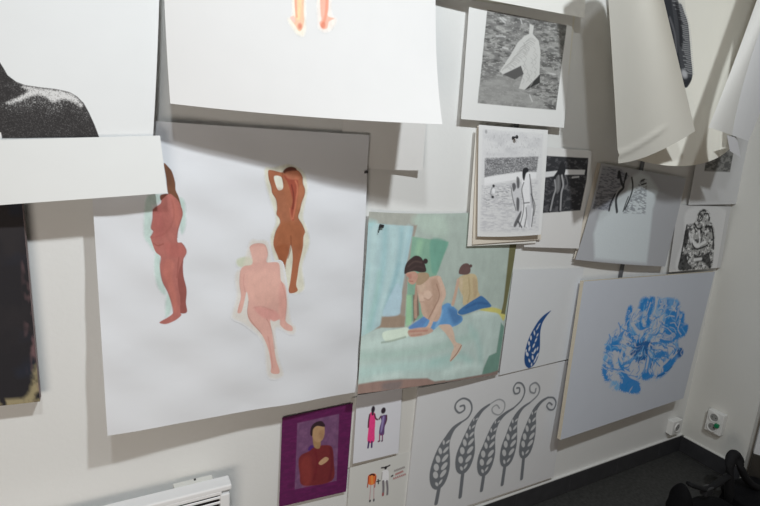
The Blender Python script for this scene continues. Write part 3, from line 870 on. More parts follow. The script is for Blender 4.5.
a.blob(z([(103, 256)])[0], 1.4, 1.2, 0, (52, 52, 54), 1, 0.4)
a.line(z([(98, 262), (92, 280), (98, 296)]), (140, 140, 142), 0.9, 0.4, True, 0.5)
a.blob(z([(100, 296)])[0], 1.5, 1.1, 0, (52, 52, 54), 1, 0.4)
a.blob(z([(103, 275)])[0], 1.6, 2.4, 0, (230, 230, 230), 1, 0.4)
a.blob(z([(76, 60)])[0], 1.2, 1.6, 0, (150, 150, 150), 0.8, 0.6)
a.cov = np.maximum(a.cov, mk)
a.done('printed_photograph', 'pale grey print of bathers with a dark horizon band')

# --- bluish sheet with the walking legs and the sheet behind
Sheet('paper_sheet', 'cream sheet edge showing behind the bluish print of legs', 'paper', [[(597.5, 163, .014), (640, 170, .016)], [(573.5, 259, .016), (620, 262, .02)]], (0.72, 0.66, 0.57))
s = Sheet('photo_sheet', 'bluish sheet with a black brush print of walking legs', 'print',
          [[(601, 163, .024), (645, 171, .032), (686, 178.5, .03)], [(590, 211, .028), (634, 217, .036), (676, 222, .032)], [(575.3, 259.5, .03), (621, 264, .042), (665, 266.5, .04)]], (0.46, 0.47, 0.495), (196, 190, 191), rough=0.45)
z = lambda P: Z(570, 150, 4.05, P)
a = Art(s, [(576, 164), (684, 164), (676, 264), (574, 264)], 1.8)
a.poly(z([(95, 340), (120, 255), (225, 170), (255, 105), (285, 88), (320, 105), (360, 160), (335, 240), (310, 460), (100, 440)]), (190, 192, 195), 0.7, 1.8, False)
img = z([(132, 66), (200, 74), (240, 105), (190, 165), (160, 245), (90, 238)])
a.poly(img, (136, 134, 142), 1, 0.6, False)
a.hatch(a.mask(img, .6, False), (88, 87, 94), 0.45, 0.62, 0.05, 0.22, 0.8)
im2 = z([(262, 165), (290, 115), (312, 120), (306, 258), (215, 256)])
a.hatch(a.mask(im2, .8, False), (120, 120, 126), 0.42, 0.58, 0.06, 0.25, 0.85)
for P, w_ in (([(200, 92), (208, 130), (216, 152), (196, 175), (186, 205), (190, 250)], 1.3), ([(228, 95), (222, 120), (216, 150)], .9), ([(250, 112), (254, 150), (244, 190), (222, 240)], .9),
              ([(182, 180), (165, 215), (158, 245)], .9), ([(236, 190), (226, 215), (215, 248)], .6), ([(198, 90), (196, 110)], 1.6), ([(228, 98), (224, 115)], 1.3), ([(288, 125), (300, 120)], .8), ([(290, 140), (308, 135)], .7)):
    a.line(z(P), (40, 40, 44), 0.95, 0.4, True, w_)
a.done('printed_legs', 'black brush lines of walking legs on grey')

# --- upper right: paper paper half hidden, ink study
s = Sheet('photo_sheet', 'white sheet with small dark picture strip half hidden by hanging rolls', 'print',
          [[(706, 110, .012), (754.5, 112, .014)], [(688.3, 205, .02), (737.5, 204, .024)]], (0.68, 0.685, 0.69), (190, 190, 188))
a = Art(s, [(704, 120), (740, 120), (732, 173), (703, 173)], 2.0)
q = [(710, 128), (738, 128), (729.8, 172), (704.3, 171)]
a.poly(q, (84, 84, 82), 1, 0.4, False)
a.hatch(a.mask(q, .4, False), (128, 128, 124), 0.45, 0.65, 0.05, 0.1, 0.8)
a.done('printed_picture', 'dark grey picture strip')
s = Sheet('sketch_sheet', 'sheet with a black ink study of a huddled figure near the corner', 'drawing',
          [[(678, 205, .016), (731, 206.5, .014)], [(668.8, 272.3, .024), (720.5, 267.5, .02)]], (0.64, 0.64, 0.64), (182, 182, 180))
z = lambda P: Z(660, 195, 5.95, P)
a = Art(s, [(676, 207), (722, 207), (716, 272), (674, 272)], 1.7)
a.poly(z([(170, 85), (390, 90), (390, 410), (320, 440), (100, 450), (140, 250)]), (194, 194, 190), 0.5, 1.5)
fig = z([(112, 448), (118, 380), (135, 290), (150, 210), (165, 178), (205, 165), (225, 110), (250, 85), (280, 90), (300, 120), (296, 155), (318, 185), (325, 260), (320, 330), (300, 440), (200, 445)])
fm_ = a.mask(fig, .4)
a.poly(fig, (134, 134, 131), 0.9, 0.6, True, 1.2)
a.hatch(fm_, (54, 54, 54), 0.45, 0.60, 0.085, 0.070, 0.9)
a.hatch(fm_, (190, 190, 187), 0.52, 0.66, 0.065, 0.095, 0.8)
for P in ([(112, 445), (120, 380), (150, 350), (165, 400), (190, 440)], [(200, 350), (240, 365), (290, 350), (300, 435), (260, 400), (215, 390)], [(140, 290), (150, 220), (170, 200), (168, 260), (150, 320)]):
    a.poly(z(P), (36, 36, 36), 0.9, 0.6)
for P, w_ in (([(226, 150), (232, 112), (255, 92), (272, 96)], .7), ([(262, 112), (286, 112), (294, 150)], .6), ([(238, 140), (252, 120)], .7), ([(205, 170), (225, 200), (250, 195)], .7), ([(270, 190), (310, 200), (318, 320)], .9), ([(180, 250), (210, 320), (280, 300)], .7), ([(240, 200), (250, 240), (240, 290)], .7), ([(160, 180), (145, 260), (118, 400)], .8)):
    a.line(z(P), (34, 34, 34), 0.95, 0.35, True, w_)
for P, w_ in (([(190, 260), (215, 300), (270, 280)], 1.2), ([(232, 215), (236, 280)], .8), ([(205, 385), (245, 380)], 1.2), ([(175, 230), (185, 280)], .9)):
    a.line(z(P), (200, 200, 196), 0.85, 0.4, True, w_)
a.cov = np.maximum(a.cov, 0)
a.done('ink_study', 'black ink study of a huddled figure')

# --- blue canvas
CANV_EDGE = mat('raw_canvas_edge', (0.62, 0.56, 0.45), 0.85)
s = Sheet('canvas_painting', 'white canvas with a round blue swirl painting leaning by the corner', 'painting',
          [[(583.8, 281.5, .045), (715, 271.7, .042)], [(560.3, 440, .095), (683.3, 398.3, .085)]], (0.59, 0.62, 0.68), (186, 190, 199), thick=0.018, edge=('canvas_edge', CANV_EDGE), bump=0.05)
z = lambda P: Z(590, 285, 4.218, P)
a = Art(s, [(596, 292), (692, 292), (692, 398), (596, 398)], 2.2)
BL, BD, BM, WH = (36, 114, 184), (28, 84, 146), (98, 150, 198), tuple(s.paper)
fig = z([(60, 270), (75, 235), (110, 190), (145, 165), (150, 140), (165, 92), (178, 95), (180, 130), (205, 90), (215, 60), (240, 50), (300, 55), (370, 60), (380, 90), (395, 120), (400, 160), (412, 175), (400, 215), (370, 235), (385, 270), (392, 290), (360, 320), (330, 365), (280, 400), (215, 410), (210, 455), (165, 455), (120, 440), (100, 445), (55, 390), (55, 330)])
mk = a.mask(fig, 1.5)
cx_, cy_ = s.inv(z([(225, 250)]))[0]
ang = np.arctan2(a.y-cy_, a.x-cx_); rad = np.hypot(a.x-cx_, a.y-cy_)
sw = fbm(a.x*.011, a.y*.011, 3)*6
st = fbm(np.cos(ang+sw*.35)*3.2+sw*.6+9, np.sin(ang+sw*.35)*3.2+rad*.012+sw*.4+9, 4)
k = np.clip((st-0.47)*16, 0, 1)*mk
a.blend((slice(None), slice(None)), k, BL, 0.85)
k = np.clip((fbm(a.x*.05+sw, a.y*.03-sw, 3)-0.55)*9, 0, 1)*mk
a.blend((slice(None), slice(None)), k, BM, 0.6)
for P, c_ in (([(292, 240), (310, 200), (320, 130), (310, 90), (345, 110), (372, 95), (380, 130), (370, 160), (395, 118), (398, 150), (385, 180), (412, 168), (405, 205), (370, 228), (330, 248)], BL),
              ([(122, 440), (130, 400), (125, 375), (150, 355), (165, 380), (205, 405), (210, 452), (170, 456)], BL),
              ([(150, 150), (160, 100), (172, 88), (180, 105), (168, 140), (170, 185), (200, 220), (235, 225), (210, 250), (175, 235), (155, 200)], BL),
              ([(218, 70), (242, 55), (240, 90), (225, 120), (218, 160), (240, 185), (225, 200), (208, 170), (210, 110)], BL),
              ([(248, 60), (270, 55), (265, 100), (250, 140), (262, 150), (245, 175), (235, 150), (240, 100)], BL),
              ([(190, 250), (240, 235), (260, 250), (250, 290), (225, 330), (205, 335), (195, 310), (170, 290)], BD),
              ([(80, 250), (110, 235), (130, 255), (130, 290), (105, 275), (70, 280), (70, 262)], BL),
              ([(55, 335), (75, 350), (70, 385), (88, 400), (70, 405), (52, 375)], BL),
              ([(270, 290), (310, 280), (320, 295), (290, 310), (275, 320)], BL),
              ([(310, 330), (345, 310), (360, 320), (330, 360), (290, 390), (275, 385), (310, 360)], BL),
              ([(368, 275), (385, 265), (392, 285), (380, 305), (370, 295)], BD),
              ([(225, 375), (255, 365), (270, 385), (240, 400), (220, 395)], BL),
              ([(58, 300), (70, 290), (75, 310), (62, 318)], BM), ([(95, 405), (120, 410), (122, 440), (105, 440)], BM),
              ([(120, 300), (135, 310), (145, 345), (132, 370), (125, 340)], BL)):
    a.poly(z(P), c_, 0.95, 0.5, True, 2.0)
for P, w_, c_ in (([(185, 105), (178, 160), (205, 200), (240, 190)], 2.2, WH), ([(300, 140), (285, 180), (262, 230)], 2.6, WH), ([(255, 75), (240, 120)], .8, WH), ([(230, 85), (222, 130)], .7, BM),
                  ([(180, 340), (195, 365), (215, 355), (220, 335)], 4.5, WH), ([(100, 290), (110, 340), (100, 390)], 3.2, WH), ([(118, 285), (135, 330)], 1.5, WH), ([(250, 255), (245, 310), (238, 350)], 1.5, WH), ([(225, 260), (212, 300)], .9, BM),
                  ([(285, 260), (330, 270), (355, 262)], 2.6, WH), ([(285, 350), (320, 325), (345, 295)], 1.8, WH), ([(90, 215), (130, 190), (150, 180)], 2.2, WH), ([(140, 230), (170, 270)], 1.6, WH),
                  ([(270, 255), (268, 300), (255, 350)], .7, BD), ([(160, 245), (190, 275)], .6, BD), ([(270, 390), (310, 375), (345, 345)], .7, BD), ([(290, 65), (330, 55), (370, 70)], .5, BM), ([(148, 355), (170, 385), (205, 400)], 1.3, WH),
                  ([(330, 140), (345, 105), (372, 70)], .7, BM), ([(380, 150), (372, 180)], .9, WH), ([(345, 90), (362, 110)], 1.0, WH), ([(255, 230), (285, 180)], .6, BM), ([(165, 130), (170, 170), (195, 205)], .6, BM), ([(212, 140), (225, 175)], .5, BM)):
    a.line(z(P), c_, 0.9, 0.4, True, w_*0.8)
for k in range(150):
    t_ = random.uniform(0, 2*math.pi); r0 = random.uniform(15, 185)
    x0_, y0_ = 225+r0*math.cos(t_), 255+r0*math.sin(t_)*1.02
    an = t_+random.uniform(-0.5, 0.5)+(1.2 if r0 > 110 else 0.25)
    ln = random.uniform(14, 42)
    bend = random.uniform(-10, 10)
    pts_ = [(x0_, y0_), (x0_+ln*.5*math.cos(an)-bend*math.sin(an), y0_+ln*.5*math.sin(an)+bend*math.cos(an)), (x0_+ln*math.cos(an), y0_+ln*math.sin(an))]
    q_ = s.inv(z([pts_[1]]))[0]
    j_ = int(np.clip(np.searchsorted(a.y[:, 0], q_[1]), 0, a.x.shape[0]-1)); i_ = int(np.clip(np.searchsorted(a.x[0], q_[0]), 0, a.x.shape[1]-1))
    if mk[j_, i_] < 0.6: continue
    blue = a.col[j_, i_][0] < 0.25
    a.line(z(pts_), (WH if random.random() < .45 else BM) if blue else BL, 0.8, 0.35, True, random.uniform(.25, .6))
k = np.clip((fbm(np.cos(ang+sw*.3)*5+sw*.8+3, np.sin(ang+sw*.3)*5+rad*.02+3, 3)-0.64)*14, 0, 1)*mk
a.blend((slice(None), slice(None)), k, np.array(WH), 0.6)
a.done('blue_swirl', 'round swirl of blue paint strokes')

# --- blue leaf board and grey leaf board
def leaflets(a, spine, c_, size, op=0.9):
    P = smooth_line(np.array([p for p in spine]), 8)
    L = np.concatenate([[0], np.cumsum(np.hypot(*(P[1:, :2]-P[:-1, :2]).T))])
    return P, L
s = Sheet('leaf_sheet', 'white sheet with one small blue patterned leaf', 'print',
          [[(513.2, 270.5, .010), (583.8, 268.3, .008)], [(499.3, 375.3, .026), (569.5, 358.8, .024)]], (0.70, 0.715, 0.73), (202, 204, 205))
z = lambda P: Z(500, 265, 4.6, P)
a = Art(s, [(520, 308), (554, 308), (554, 370), (520, 370)], 1.5)
NV, PW = (36, 72, 122), (196, 200, 206)
a.line(z([(132, 470, 1.0), (139, 458, 3.0), (143, 432, 7.2), (148, 400, 8.4), (153, 365, 7.6), (160, 330, 6.0), (170, 298, 4.3), (185, 264, 2.8), (207, 235, 1.6), (233, 211, .3)]), NV, 1, 0.4)
for x_, y_, ang, rx, ry in ((125, 410, .9, 2.2, 1.1), (135, 385, 1.6, 2.0, 1.0), (160, 395, 2.0, 2.2, 1.0), (172, 415, 2.1, 2.0, .9), (150, 425, 1.2, 2.0, .9), (133, 360, 1.2, 2.0, .9), (155, 370, 2.0, 1.8, .9), (172, 385, 1.8, 1.5, .7), (142, 335, 1.3, 2.0, .9), (165, 345, 2.0, 1.8, .8),
                             (158, 312, 1.2, 2.0, .7), (172, 322, 2.0, 1.4, .7), (172, 290, 2.2, 1.8, .6), (180, 275, 2.3, 1.4, .5), (135, 440, 1.0, 1.8, .7), (160, 440, 2.0, 1.8, .8), (145, 458, 1.5, 1.5, .7), (150, 405, .6, 1.2, .6), (120, 395, 1.4, 1.3, .7), (165, 430, 1.8, 1.3, .6)):
    a.blob(z([(x_, y_)])[0], rx, ry, ang, PW, 0.92, 0.35)
a.done('printed_leaf', 'dark blue paisley leaf')

s = Sheet('leaf_board', 'wide white board with five grey curling leaves standing on the skirting', 'print',
          [[(418.5, 388.3, .018), (569.5, 360, .018)], [(403.8, 527, .022), (553.5, 477, .022)]], (0.72, 0.725, 0.735), (202, 203, 204), thick=0.008)
z = lambda P: Z(400, 340, 3.05, P)
GR, LG = (104, 108, 113), (184, 186, 188)
LEAVES = [
 ([(110, 498), (120, 445)], [(118, 450, 3), (118, 430, 22), (121, 400, 29), (126, 365, 25), (133, 330, 17), (145, 300, 10), (163, 270, 6), (185, 252, 3.5)], [(185, 252), (208, 235), (219, 210), (213, 187), (193, 178), (173, 190), (168, 208), (180, 222), (196, 213), (195, 200), (184, 202)], 1.0),
 ([(183, 478), (192, 398)], [(193, 402, 3), (194, 382, 23), (199, 350, 29), (206, 315, 22), (213, 283, 14), (226, 248, 9), (248, 216, 5.5), (272, 197, 3)], [(272, 197), (300, 181), (318, 190), (317, 212), (302, 228), (284, 222), (281, 208), (294, 198), (303, 208)], 0.55),
 ([(248, 458), (256, 405)], [(257, 410, 3), (258, 390, 22), (263, 357, 28), (271, 320, 20), (279, 288, 14), (294, 252, 9.5), (318, 226, 5), (345, 208, 3)], [(345, 208), (370, 183), (380, 155), (372, 134), (356, 131), (346, 147), (350, 163), (363, 160), (364, 147), (356, 146)], 1.0),
 ([(311, 440), (320, 378)], [(322, 382, 3), (325, 362, 22), (331, 327, 27), (339, 290, 20), (346, 255, 13), (357, 228, 8), (374, 206, 4.5), (395, 191, 2.6)], [(395, 191), (419, 168), (425, 145), (413, 130), (397, 139), (397, 157), (410, 161), (414, 148)], 0.75),
 ([(370, 422), (377, 352)], [(378, 357, 3), (382, 336, 22), (389, 300, 26), (397, 265, 20), (403, 237, 13), (412, 211, 8), (430, 188, 5), (450, 175, 3)], [(450, 175), (467, 176), (475, 191), (468, 210), (455, 212), (447, 201), (454, 191), (463, 197)], 1.0)]
for stem, bodyp, curl, dark in LEAVES:
    allp = np.array([p[:2] for p in stem+bodyp+curl])
    lo, hi = allp.min(0)-34, allp.max(0)+34
    a = Art(s, z([(lo[0], lo[1]), (hi[0], lo[1]), (hi[0], hi[1]), (lo[0], hi[1])]), 1.5)
    cl = tuple(LG[i]*(1-dark)+GR[i]*dark for i in range(3))
    a.line(z([(x_, y_, (1.25 if dark > .6 else .9)/1.5) for x_, y_ in curl]), cl, 1, 0.35)
    a.line(z([(x_, y_, 5.4/3.05) for x_, y_ in stem]), GR, 1, 0.35, False)
    a.line(z([(x_, y_, w_/3.05) for x_, y_, w_ in bodyp]), GR, 1, 0.35)
    B = smooth_line(np.array([(p[0], p[1], p[2]) for p in bodyp]), 10)
    Lc = np.concatenate([[0], np.cumsum(np.hypot(*(B[1:, :2]-B[:-1, :2]).T))])
    d0 = 10; side = 1
    while d0 < Lc[-1]*0.72:
        i = int(np.searchsorted(Lc, d0)); i = min(max(i, 1), len(B)-2)
        t = B[i+1, :2]-B[i-1, :2]; t = t/np.hypot(*t); nrm = np.array([-t[1], t[0]])
        for sd in (-1, 1):
            w_ = B[i, 2]
            if w_ > 7:
                p_ = B[i, :2]+nrm*sd*w_*0.41+t*(7 if sd > 0 else 0)
                dirv = t*0.85+nrm*sd*0.6
                a.blob(z([tuple(p_)])[0], min(3.6, w_*0.36/3.05*1.35), max(.6, w_*0.23/3.05), math.atan2(dirv[1], dirv[0]), LG, 0.95, 0.3)
        d0 += 25
    a.done('printed_leaf')

# --- purple portrait and the two little drawings
s = Sheet('purple_picture', 'small purple framed picture of a person in a red robe', 'picture',
          [[(282.2, 417.8, .010), (352.8, 403, .010)], [(279, 507, .016), (346, 491.5, .016)]], (0.10, 0.016, 0.105), (205, 203, 200), rough=0.4)
z = lambda P: Z(270, 400, 4.775, P)
a = Art(s, z([(40, 10), (400, 10), (400, 515), (35, 515)]), 1.4)
a.cov[:] = 1
a.poly(z([(0, 0), (430, -20), (430, 540), (0, 540)]), (86, 30, 72), 1, 1, False)
a.hatch(np.ones(a.x.shape), (102, 34, 82), 0.45, 0.7, 0.05, 0.16, 0.6)
a.poly(z([(131, 110), (330, 66), (318, 385), (118, 427)]), (104, 70, 100), 1, 0.4, False)
a.hatch(a.mask(z([(131, 110), (330, 66), (318, 385), (118, 427)]), .5, False), (122, 84, 114), 0.48, 0.7, 0.06, 0.06, 0.6)
a.poly(z([(185, 225), (200, 215), (215, 230), (205, 245), (182, 240)]), (70, 36, 100), 0.9, 0.6)
a.poly(z([(136, 290), (150, 262), (185, 245), (212, 225), (260, 215), (295, 225), (304, 290), (296, 385), (160, 408), (142, 350)]), (108, 42, 44), 1, 0.5)
a.poly(z([(150, 290), (185, 265), (200, 330), (190, 400), (160, 405), (145, 340)]), (128, 54, 50), 0.8, 2)
a.line(z([(290, 230), (296, 300), (285, 380)]), (92, 30, 40), 0.7, 1, True, 1.4)
a.line(z([(215, 240), (225, 300), (210, 380)]), (100, 30, 38), 0.7, 0.8, True, 0.8)
a.poly(z([(206, 160), (210, 222), (236, 230), (240, 190)]), (150, 118, 84), 1, 0.4)
a.poly(z([(197, 150), (205, 120), (235, 108), (258, 122), (260, 160), (250, 190), (228, 202), (208, 186)]), (166, 132, 98), 1, 0.4)
a.poly(z([(192, 165), (196, 130), (215, 108), (245, 100), (262, 118), (258, 128), (225, 124), (206, 140), (202, 170)]), (50, 34, 40), 1, 0.4)
a.poly(z([(235, 150), (258, 145), (256, 180), (240, 185)]), (146, 108, 80), 0.6, 1)
a.poly(z([(232, 302), (244, 286), (265, 272), (280, 280), (270, 295), (245, 310)]), (176, 140, 108), 1, 0.4)
a.grain(0.1, 0.1, 0.1)
a.done('portrait', 'seated person in a red robe on a mauve ground', GLOSS)

Sheet('paper_sheet', 'cream backing sheet behind the drawing of two women in pink', 'paper', [[(351.5, 398, .006), (418.3, 386, .008)], [(347.5, 468, .008), (410.5, 451.5, .010)]], (0.70, 0.69, 0.655))
s = Sheet('drawing_sheet', 'small white sheet drawn with two women in pink and purple dresses', 'drawing',
          [[(357, 395.5, .018), (402.3, 388, .018)], [(352.8, 463.8, .030), (398.3, 453, .026)]], (0.74, 0.745, 0.79), (206, 206, 212))
z = lambda P: Z(345, 390, 7.225, P)
a = Art(s, z([(140, 100), (330, 100), (330, 430), (140, 430)]), 1.0)
a.poly(z([(178, 172), (215, 166), (219, 215), (214, 300), (210, 372), (164, 376), (168, 290)]), (214, 62, 128), 1, 0.3)
a.line(z([(200, 150), (200, 175)]), (70, 44, 56), 1, 0.3, False, 1.1)
a.line(z([(178, 178), (171, 220), (168, 268)]), (90, 44, 66), 1, 0.3, True, .75)
a.line(z([(214, 176), (222, 205), (240, 212), (262, 185)]), (90, 44, 66), 1, 0.3, True, .75)
a.blob(z([(203, 140)])[0], 1.9, 3.2, 0, (48, 38, 52), 1, 0.4)
a.line(z([(172, 374), (166, 416)]), (72, 50, 96), 1, 0.3, False, .9)
a.line(z([(194, 374), (192, 412)]), (72, 50, 96), 1, 0.3, False, .9)
a.grain(0.12, 0.3, 0.2)
a.done('drawn_woman', 'woman in a long pink dress')
a = Art(s, z([(225, 100), (330, 100), (330, 430), (225, 430)]), 1.0)
a.poly(z([(258, 190), (300, 180), (297, 225), (286, 270), (280, 322), (247, 322), (250, 270), (262, 225)]), (92, 66, 112), 1, 0.3)
a.poly(z([(270, 200), (285, 195), (268, 290), (256, 300)]), (150, 140, 190), 0.7, 0.5)
a.blob(z([(277, 148)])[0], 2.4, 3.0, 0, (48, 38, 48), 1, 0.4)
a.line(z([(300, 182), (300, 215), (290, 245)]), (84, 48, 60), 1, 0.3, True, .6)
a.line(z([(258, 190), (246, 210)]), (84, 48, 60), 1, 0.3, True, .7)
a.line(z([(250, 322), (248, 366), (240, 372)]), (150, 60, 100), 1, 0.3, True, .6)
a.line(z([(270, 322), (269, 362), (266, 370)]), (120, 60, 100), 1, 0.3, True, .6)
a.blob(z([(246, 368)])[0], 1.2, .6, 0, (50, 40, 60), 1, 0.3)
a.blob(z([(267, 366)])[0], .8, .7, 0, (50, 40, 60), 1, 0.3)
a.done('drawn_woman', 'woman in a short purple dress')

s = Sheet('drawing_sheet', 'cream card with tiny drawn figures joined by a plus sign', 'drawing',
          [[(350, 467.5, .010), (411.5, 451, .012)], [(346.5, 524, .012), (405, 508, .014)]], (0.70, 0.70, 0.67), (198, 198, 192))
z = lambda P: Z(345, 445, 8.3, P)
a = Art(s, z([(165, 210), (270, 210), (270, 490), (165, 490)]), 0.9)
a.poly(z([(190, 260), (215, 240), (245, 236), (260, 255), (256, 300), (240, 325), (215, 332), (192, 320)]), (206, 104, 52), 1, 0.3)
a.line(z([(222, 260), (226, 320)]), (240, 140, 70), 0.8, 0.4, True, 1)
for P, w_ in (([(208, 250), (222, 243)], .8), ([(232, 244), (244, 250)], .8)): a.line(z(P), (60, 32, 30), 1, 0.3, False, w_)
a.line(z([(196, 262), (186, 350)]), (150, 60, 40), 1, 0.3, True, .5)
a.line(z([(256, 260), (246, 350)]), (150, 60, 40), 1, 0.3, True, .5)
a.line(z([(214, 335), (204, 455)]), (170, 130, 130), 0.8, 0.3, True, .45)
a.line(z([(240, 332), (238, 450)]), (170, 130, 130), 0.8, 0.3, True, .45)
a.blob(z([(207, 464)])[0], .9, 1.2, 0, (40, 40, 44), 1, 0.3)
a.blob(z([(239, 457)])[0], .8, 1.5, 0, (60, 60, 64), 1, 0.3)
a.done('drawn_figure', 'orange figure')
a = Art(s, z([(262, 270), (300, 270), (300, 330), (262, 330)]), 0.8)
a.line(z([(262, 303), (290, 296)]), (52, 50, 50), 1, 0.3, False, .55)
a.line(z([(274, 286), (277, 320)]), (52, 50, 50), 1, 0.3, False, .6)
a.done('plus_sign')
a = Art(s, z([(295, 150), (380, 150), (380, 430), (295, 430)]), 0.9)
a.poly(z([(315, 212), (350, 206), (362, 225), (358, 292), (312, 298), (308, 230)]), (206, 206, 202), 1, 0.3)
a.line(z([(303, 188), (335, 184), (370, 168)]), (52, 46, 46), 1, 0.3, True, .7)
a.blob(z([(337, 188)])[0], 1.3, 1.7, 0, (38, 34, 36), 1, 0.3)
a.line(z([(316, 300), (318, 360), (314, 414)]), (112, 108, 108), 1, 0.3, True, 1.1)
a.line(z([(346, 298), (352, 360), (350, 408)]), (112, 108, 108), 1, 0.3, True, 1.0)
a.line(z([(314, 400), (314, 416)]), (150, 80, 76), 1, 0.3, False, .8)
a.line(z([(308, 228), (302, 280)]), (150, 146, 140), 0.8, 0.3, True, .5)
a.done('drawn_figure', 'figure with a dark hat and grey trousers')
a = Art(s, z([(372, 170), (505, 170), (505, 300), (372, 300)]), 0.8)
a.blob(z([(390, 255)])[0], 1.3, .9, -.4, (48, 46, 46), 1, 0.3)
for (x0_, y0_, x1_, y1_), c_ in (((412, 212, 488, 184), (124, 116, 112)), ((420, 242, 476, 218), (156, 96, 92)), ((404, 276, 496, 242), (152, 92, 90))):
    nn = 7
    for i in range(nn):
        t = i/(nn-1)
        xx, yy = x0_+(x1_-x0_)*t, y0_+(y1_-y0_)*t
        a.line(z([(xx-4, yy+6), (xx, yy-6), (xx+5, yy+4)]), c_, 0.9, 0.3, True, .38)
a.done('handwriting', 'three lines of small smudged handwriting')

# --- dark canvas at the left edge
s = Sheet('canvas_painting', 'nearly black canvas at the left edge below the shoulder print', 'painting',
          [[(-75, 135, .045), (15.3, 132, .045)], [(-65, 413, .05), (40, 401.5, .05)]], (0.02, 0.02, 0.022), (200, 199, 194), thick=0.03,
          edge=('canvas_edge', mat('purple_stained_edge', (0.26, 0.20, 0.20), 0.8, 0.2, 0.6, 40)))
a = Art(s, [(-65, 135), (45, 135), (45, 415), (-65, 415)], 2.2)
a.cov[:] = 1
a.poly([(-200, 0), (120, 0), (120, 500), (-200, 500)], (34, 32, 34), 1, 1, False)
a.hatch(np.ones(a.x.shape), (44, 40, 40), 0.45, 0.75, 0.02, 0.012, 0.6)
a.hatch(np.ones(a.x.shape), (34, 38, 48), 0.55, 0.8, 0.018, 0.018, 0.6)
ed = a.mask([(-30, 400), (10, 399), (28, 394), (34, 366), (38, 366), (44, 405), (-30, 412)], 2.5)
a.hatch(ed, (150, 138, 104), 0.36, 0.62, 0.09, 0.05, 0.8)
a.hatch(a.mask([(22, 240), (26, 240), (40, 390), (30, 390)], 3), (110, 84, 84), 0.48, 0.65, 0.05, 0.02, 0.7)
a.done('dark_paint', 'near-black paint with a yellowed lower corner')

# --- the big sheets hanging off the wall at the upper right
Sheet('hanging_sheet', 'white sheet folded back along the right edge of the upper right corner', 'paper',
      [[(777, -60, .31), (790, -60, .33), (812, -60, .34)], [(753, 40, .30), (766, 45, .31), (782, 50, .31)], [(731.5, 135, .27), (741, 138.5, .27), (748.5, 141, .27)]], (0.82, 0.825, 0.83))
s = Sheet('hanging_sheet', 'cream sheet curling forward at the foot, printed with a striped sleeve', 'print',
          [[(612, -50, .06), (655, -50, .07), (705, -50, .10), (772, -50, .17)], [(620, 20, .07), (660, 20, .085), (705, 20, .12), (760, 20, .18)],
           [(628, 95, .09), (665, 97, .11), (702, 97, .15), (740, 92, .20)], [(636, 159.5, .12), (667, 165.5, .16), (702, 163.5, .21), (731.5, 147, .22)]],
          (0.82, 0.80, 0.72), (222, 219, 208), grid=40)
z = lambda P: Z(600, 0, 5.62, P)
a = Art(s, [(655, -30), (702, -30), (702, 95), (655, 95)], 1.6)
sl_ = z([(330, -150), (405, -120), (438, 5), (458, 25), (476, 75), (494, 130), (504, 220), (512, 330), (520, 415), (508, 462), (480, 494), (440, 440), (400, 300), (370, 100)])
a.poly(sl_, (50, 51, 52), 1, 0.4, True, 0.3)
for k in range(60):
    y_ = -60+k*8.2
    a.line(z([(395+k*1.2, y_+20), (430+k*1.0, y_+10), (470+k*.8, y_+6)]), (120, 119, 116), 0.30, 0.35, True, .28)
for k in range(42):
    y_ = -60+k*11.5
    xr = np.interp(y_, [-60, 0, 70, 130, 220, 330, 420], [420, 446, 478, 496, 506, 514, 522])
    a.line(z([(xr+8, y_+4), (xr-12, y_+2), (xr-random.uniform(26, 52), y_-4)]), (176, 175, 168), 0.6, 0.35, True, .30)
a.line(z([(392, 100), (420, 190), (430, 290)]), (112, 110, 108), 0.6, 0.8, True, 1.0)
a.line(z([(430, 20), (448, 120), (456, 250)]), (30, 30, 32), 0.8, 0.8, True, 1.8)
a.blob(z([(474, 415)])[0], 3.8, 2.8, 0.6, (178, 176, 170), 0.9, 1.2)
a.line(z([(455, 440), (480, 470), (505, 450)]), (40, 40, 42), 0.8, 0.8, True, 1.2)
a.done('printed_sleeve', 'black printed sleeve with fine white stripes')
Sheet('hanging_sheet', 'white sheet hanging in front of the striped sleeve, second from the right edge', 'paper',
      [[(778, -60, .345), (789, -60, .375), (797, -60, .39)], [(740.5, 45, .35), (748, 48, .37), (753.5, 50, .375)], [(708.5, 127.5, .35), (720, 131, .355), (732, 135.5, .34)]], thick=0.0, mt=mat('thin_white_paper', (0.88, 0.875, 0.85), 0.7, 0.2, 0.02, 14, trans=0.3))
Sheet('paper_flap', 'small torn white flap under the curled sheets at upper right', 'paper',
      [[(727, 135, .285), (737, 138, .26)], [(730, 151, .275), (741, 158, .25)]], (0.80, 0.80, 0.82), grid=8)
def crease(u, v):
    return 0.006*np.exp(-((v-0.905-0.10*(0.5-u))/0.012)**2)*np.clip((0.75-u)*6, 0, 1) + 0.004*np.sin(5*np.asarray(u)+2*np.asarray(v))
s = Sheet('hanging_sheet', 'large cream sheet with a creased foot hanging in front of the sleeve print', 'paper',
          [[(605, -55, .27), (626, -55, .205), (652, -55, .25)], [(611.5, 60, .28), (642, 58, .21), (676.5, 52, .265)], [(617.5, 163.3, .285), (655, 153.5, .225), (694.5, 131, .285)]], (0.62, 0.60, 0.54), grid=70, wave=crease)

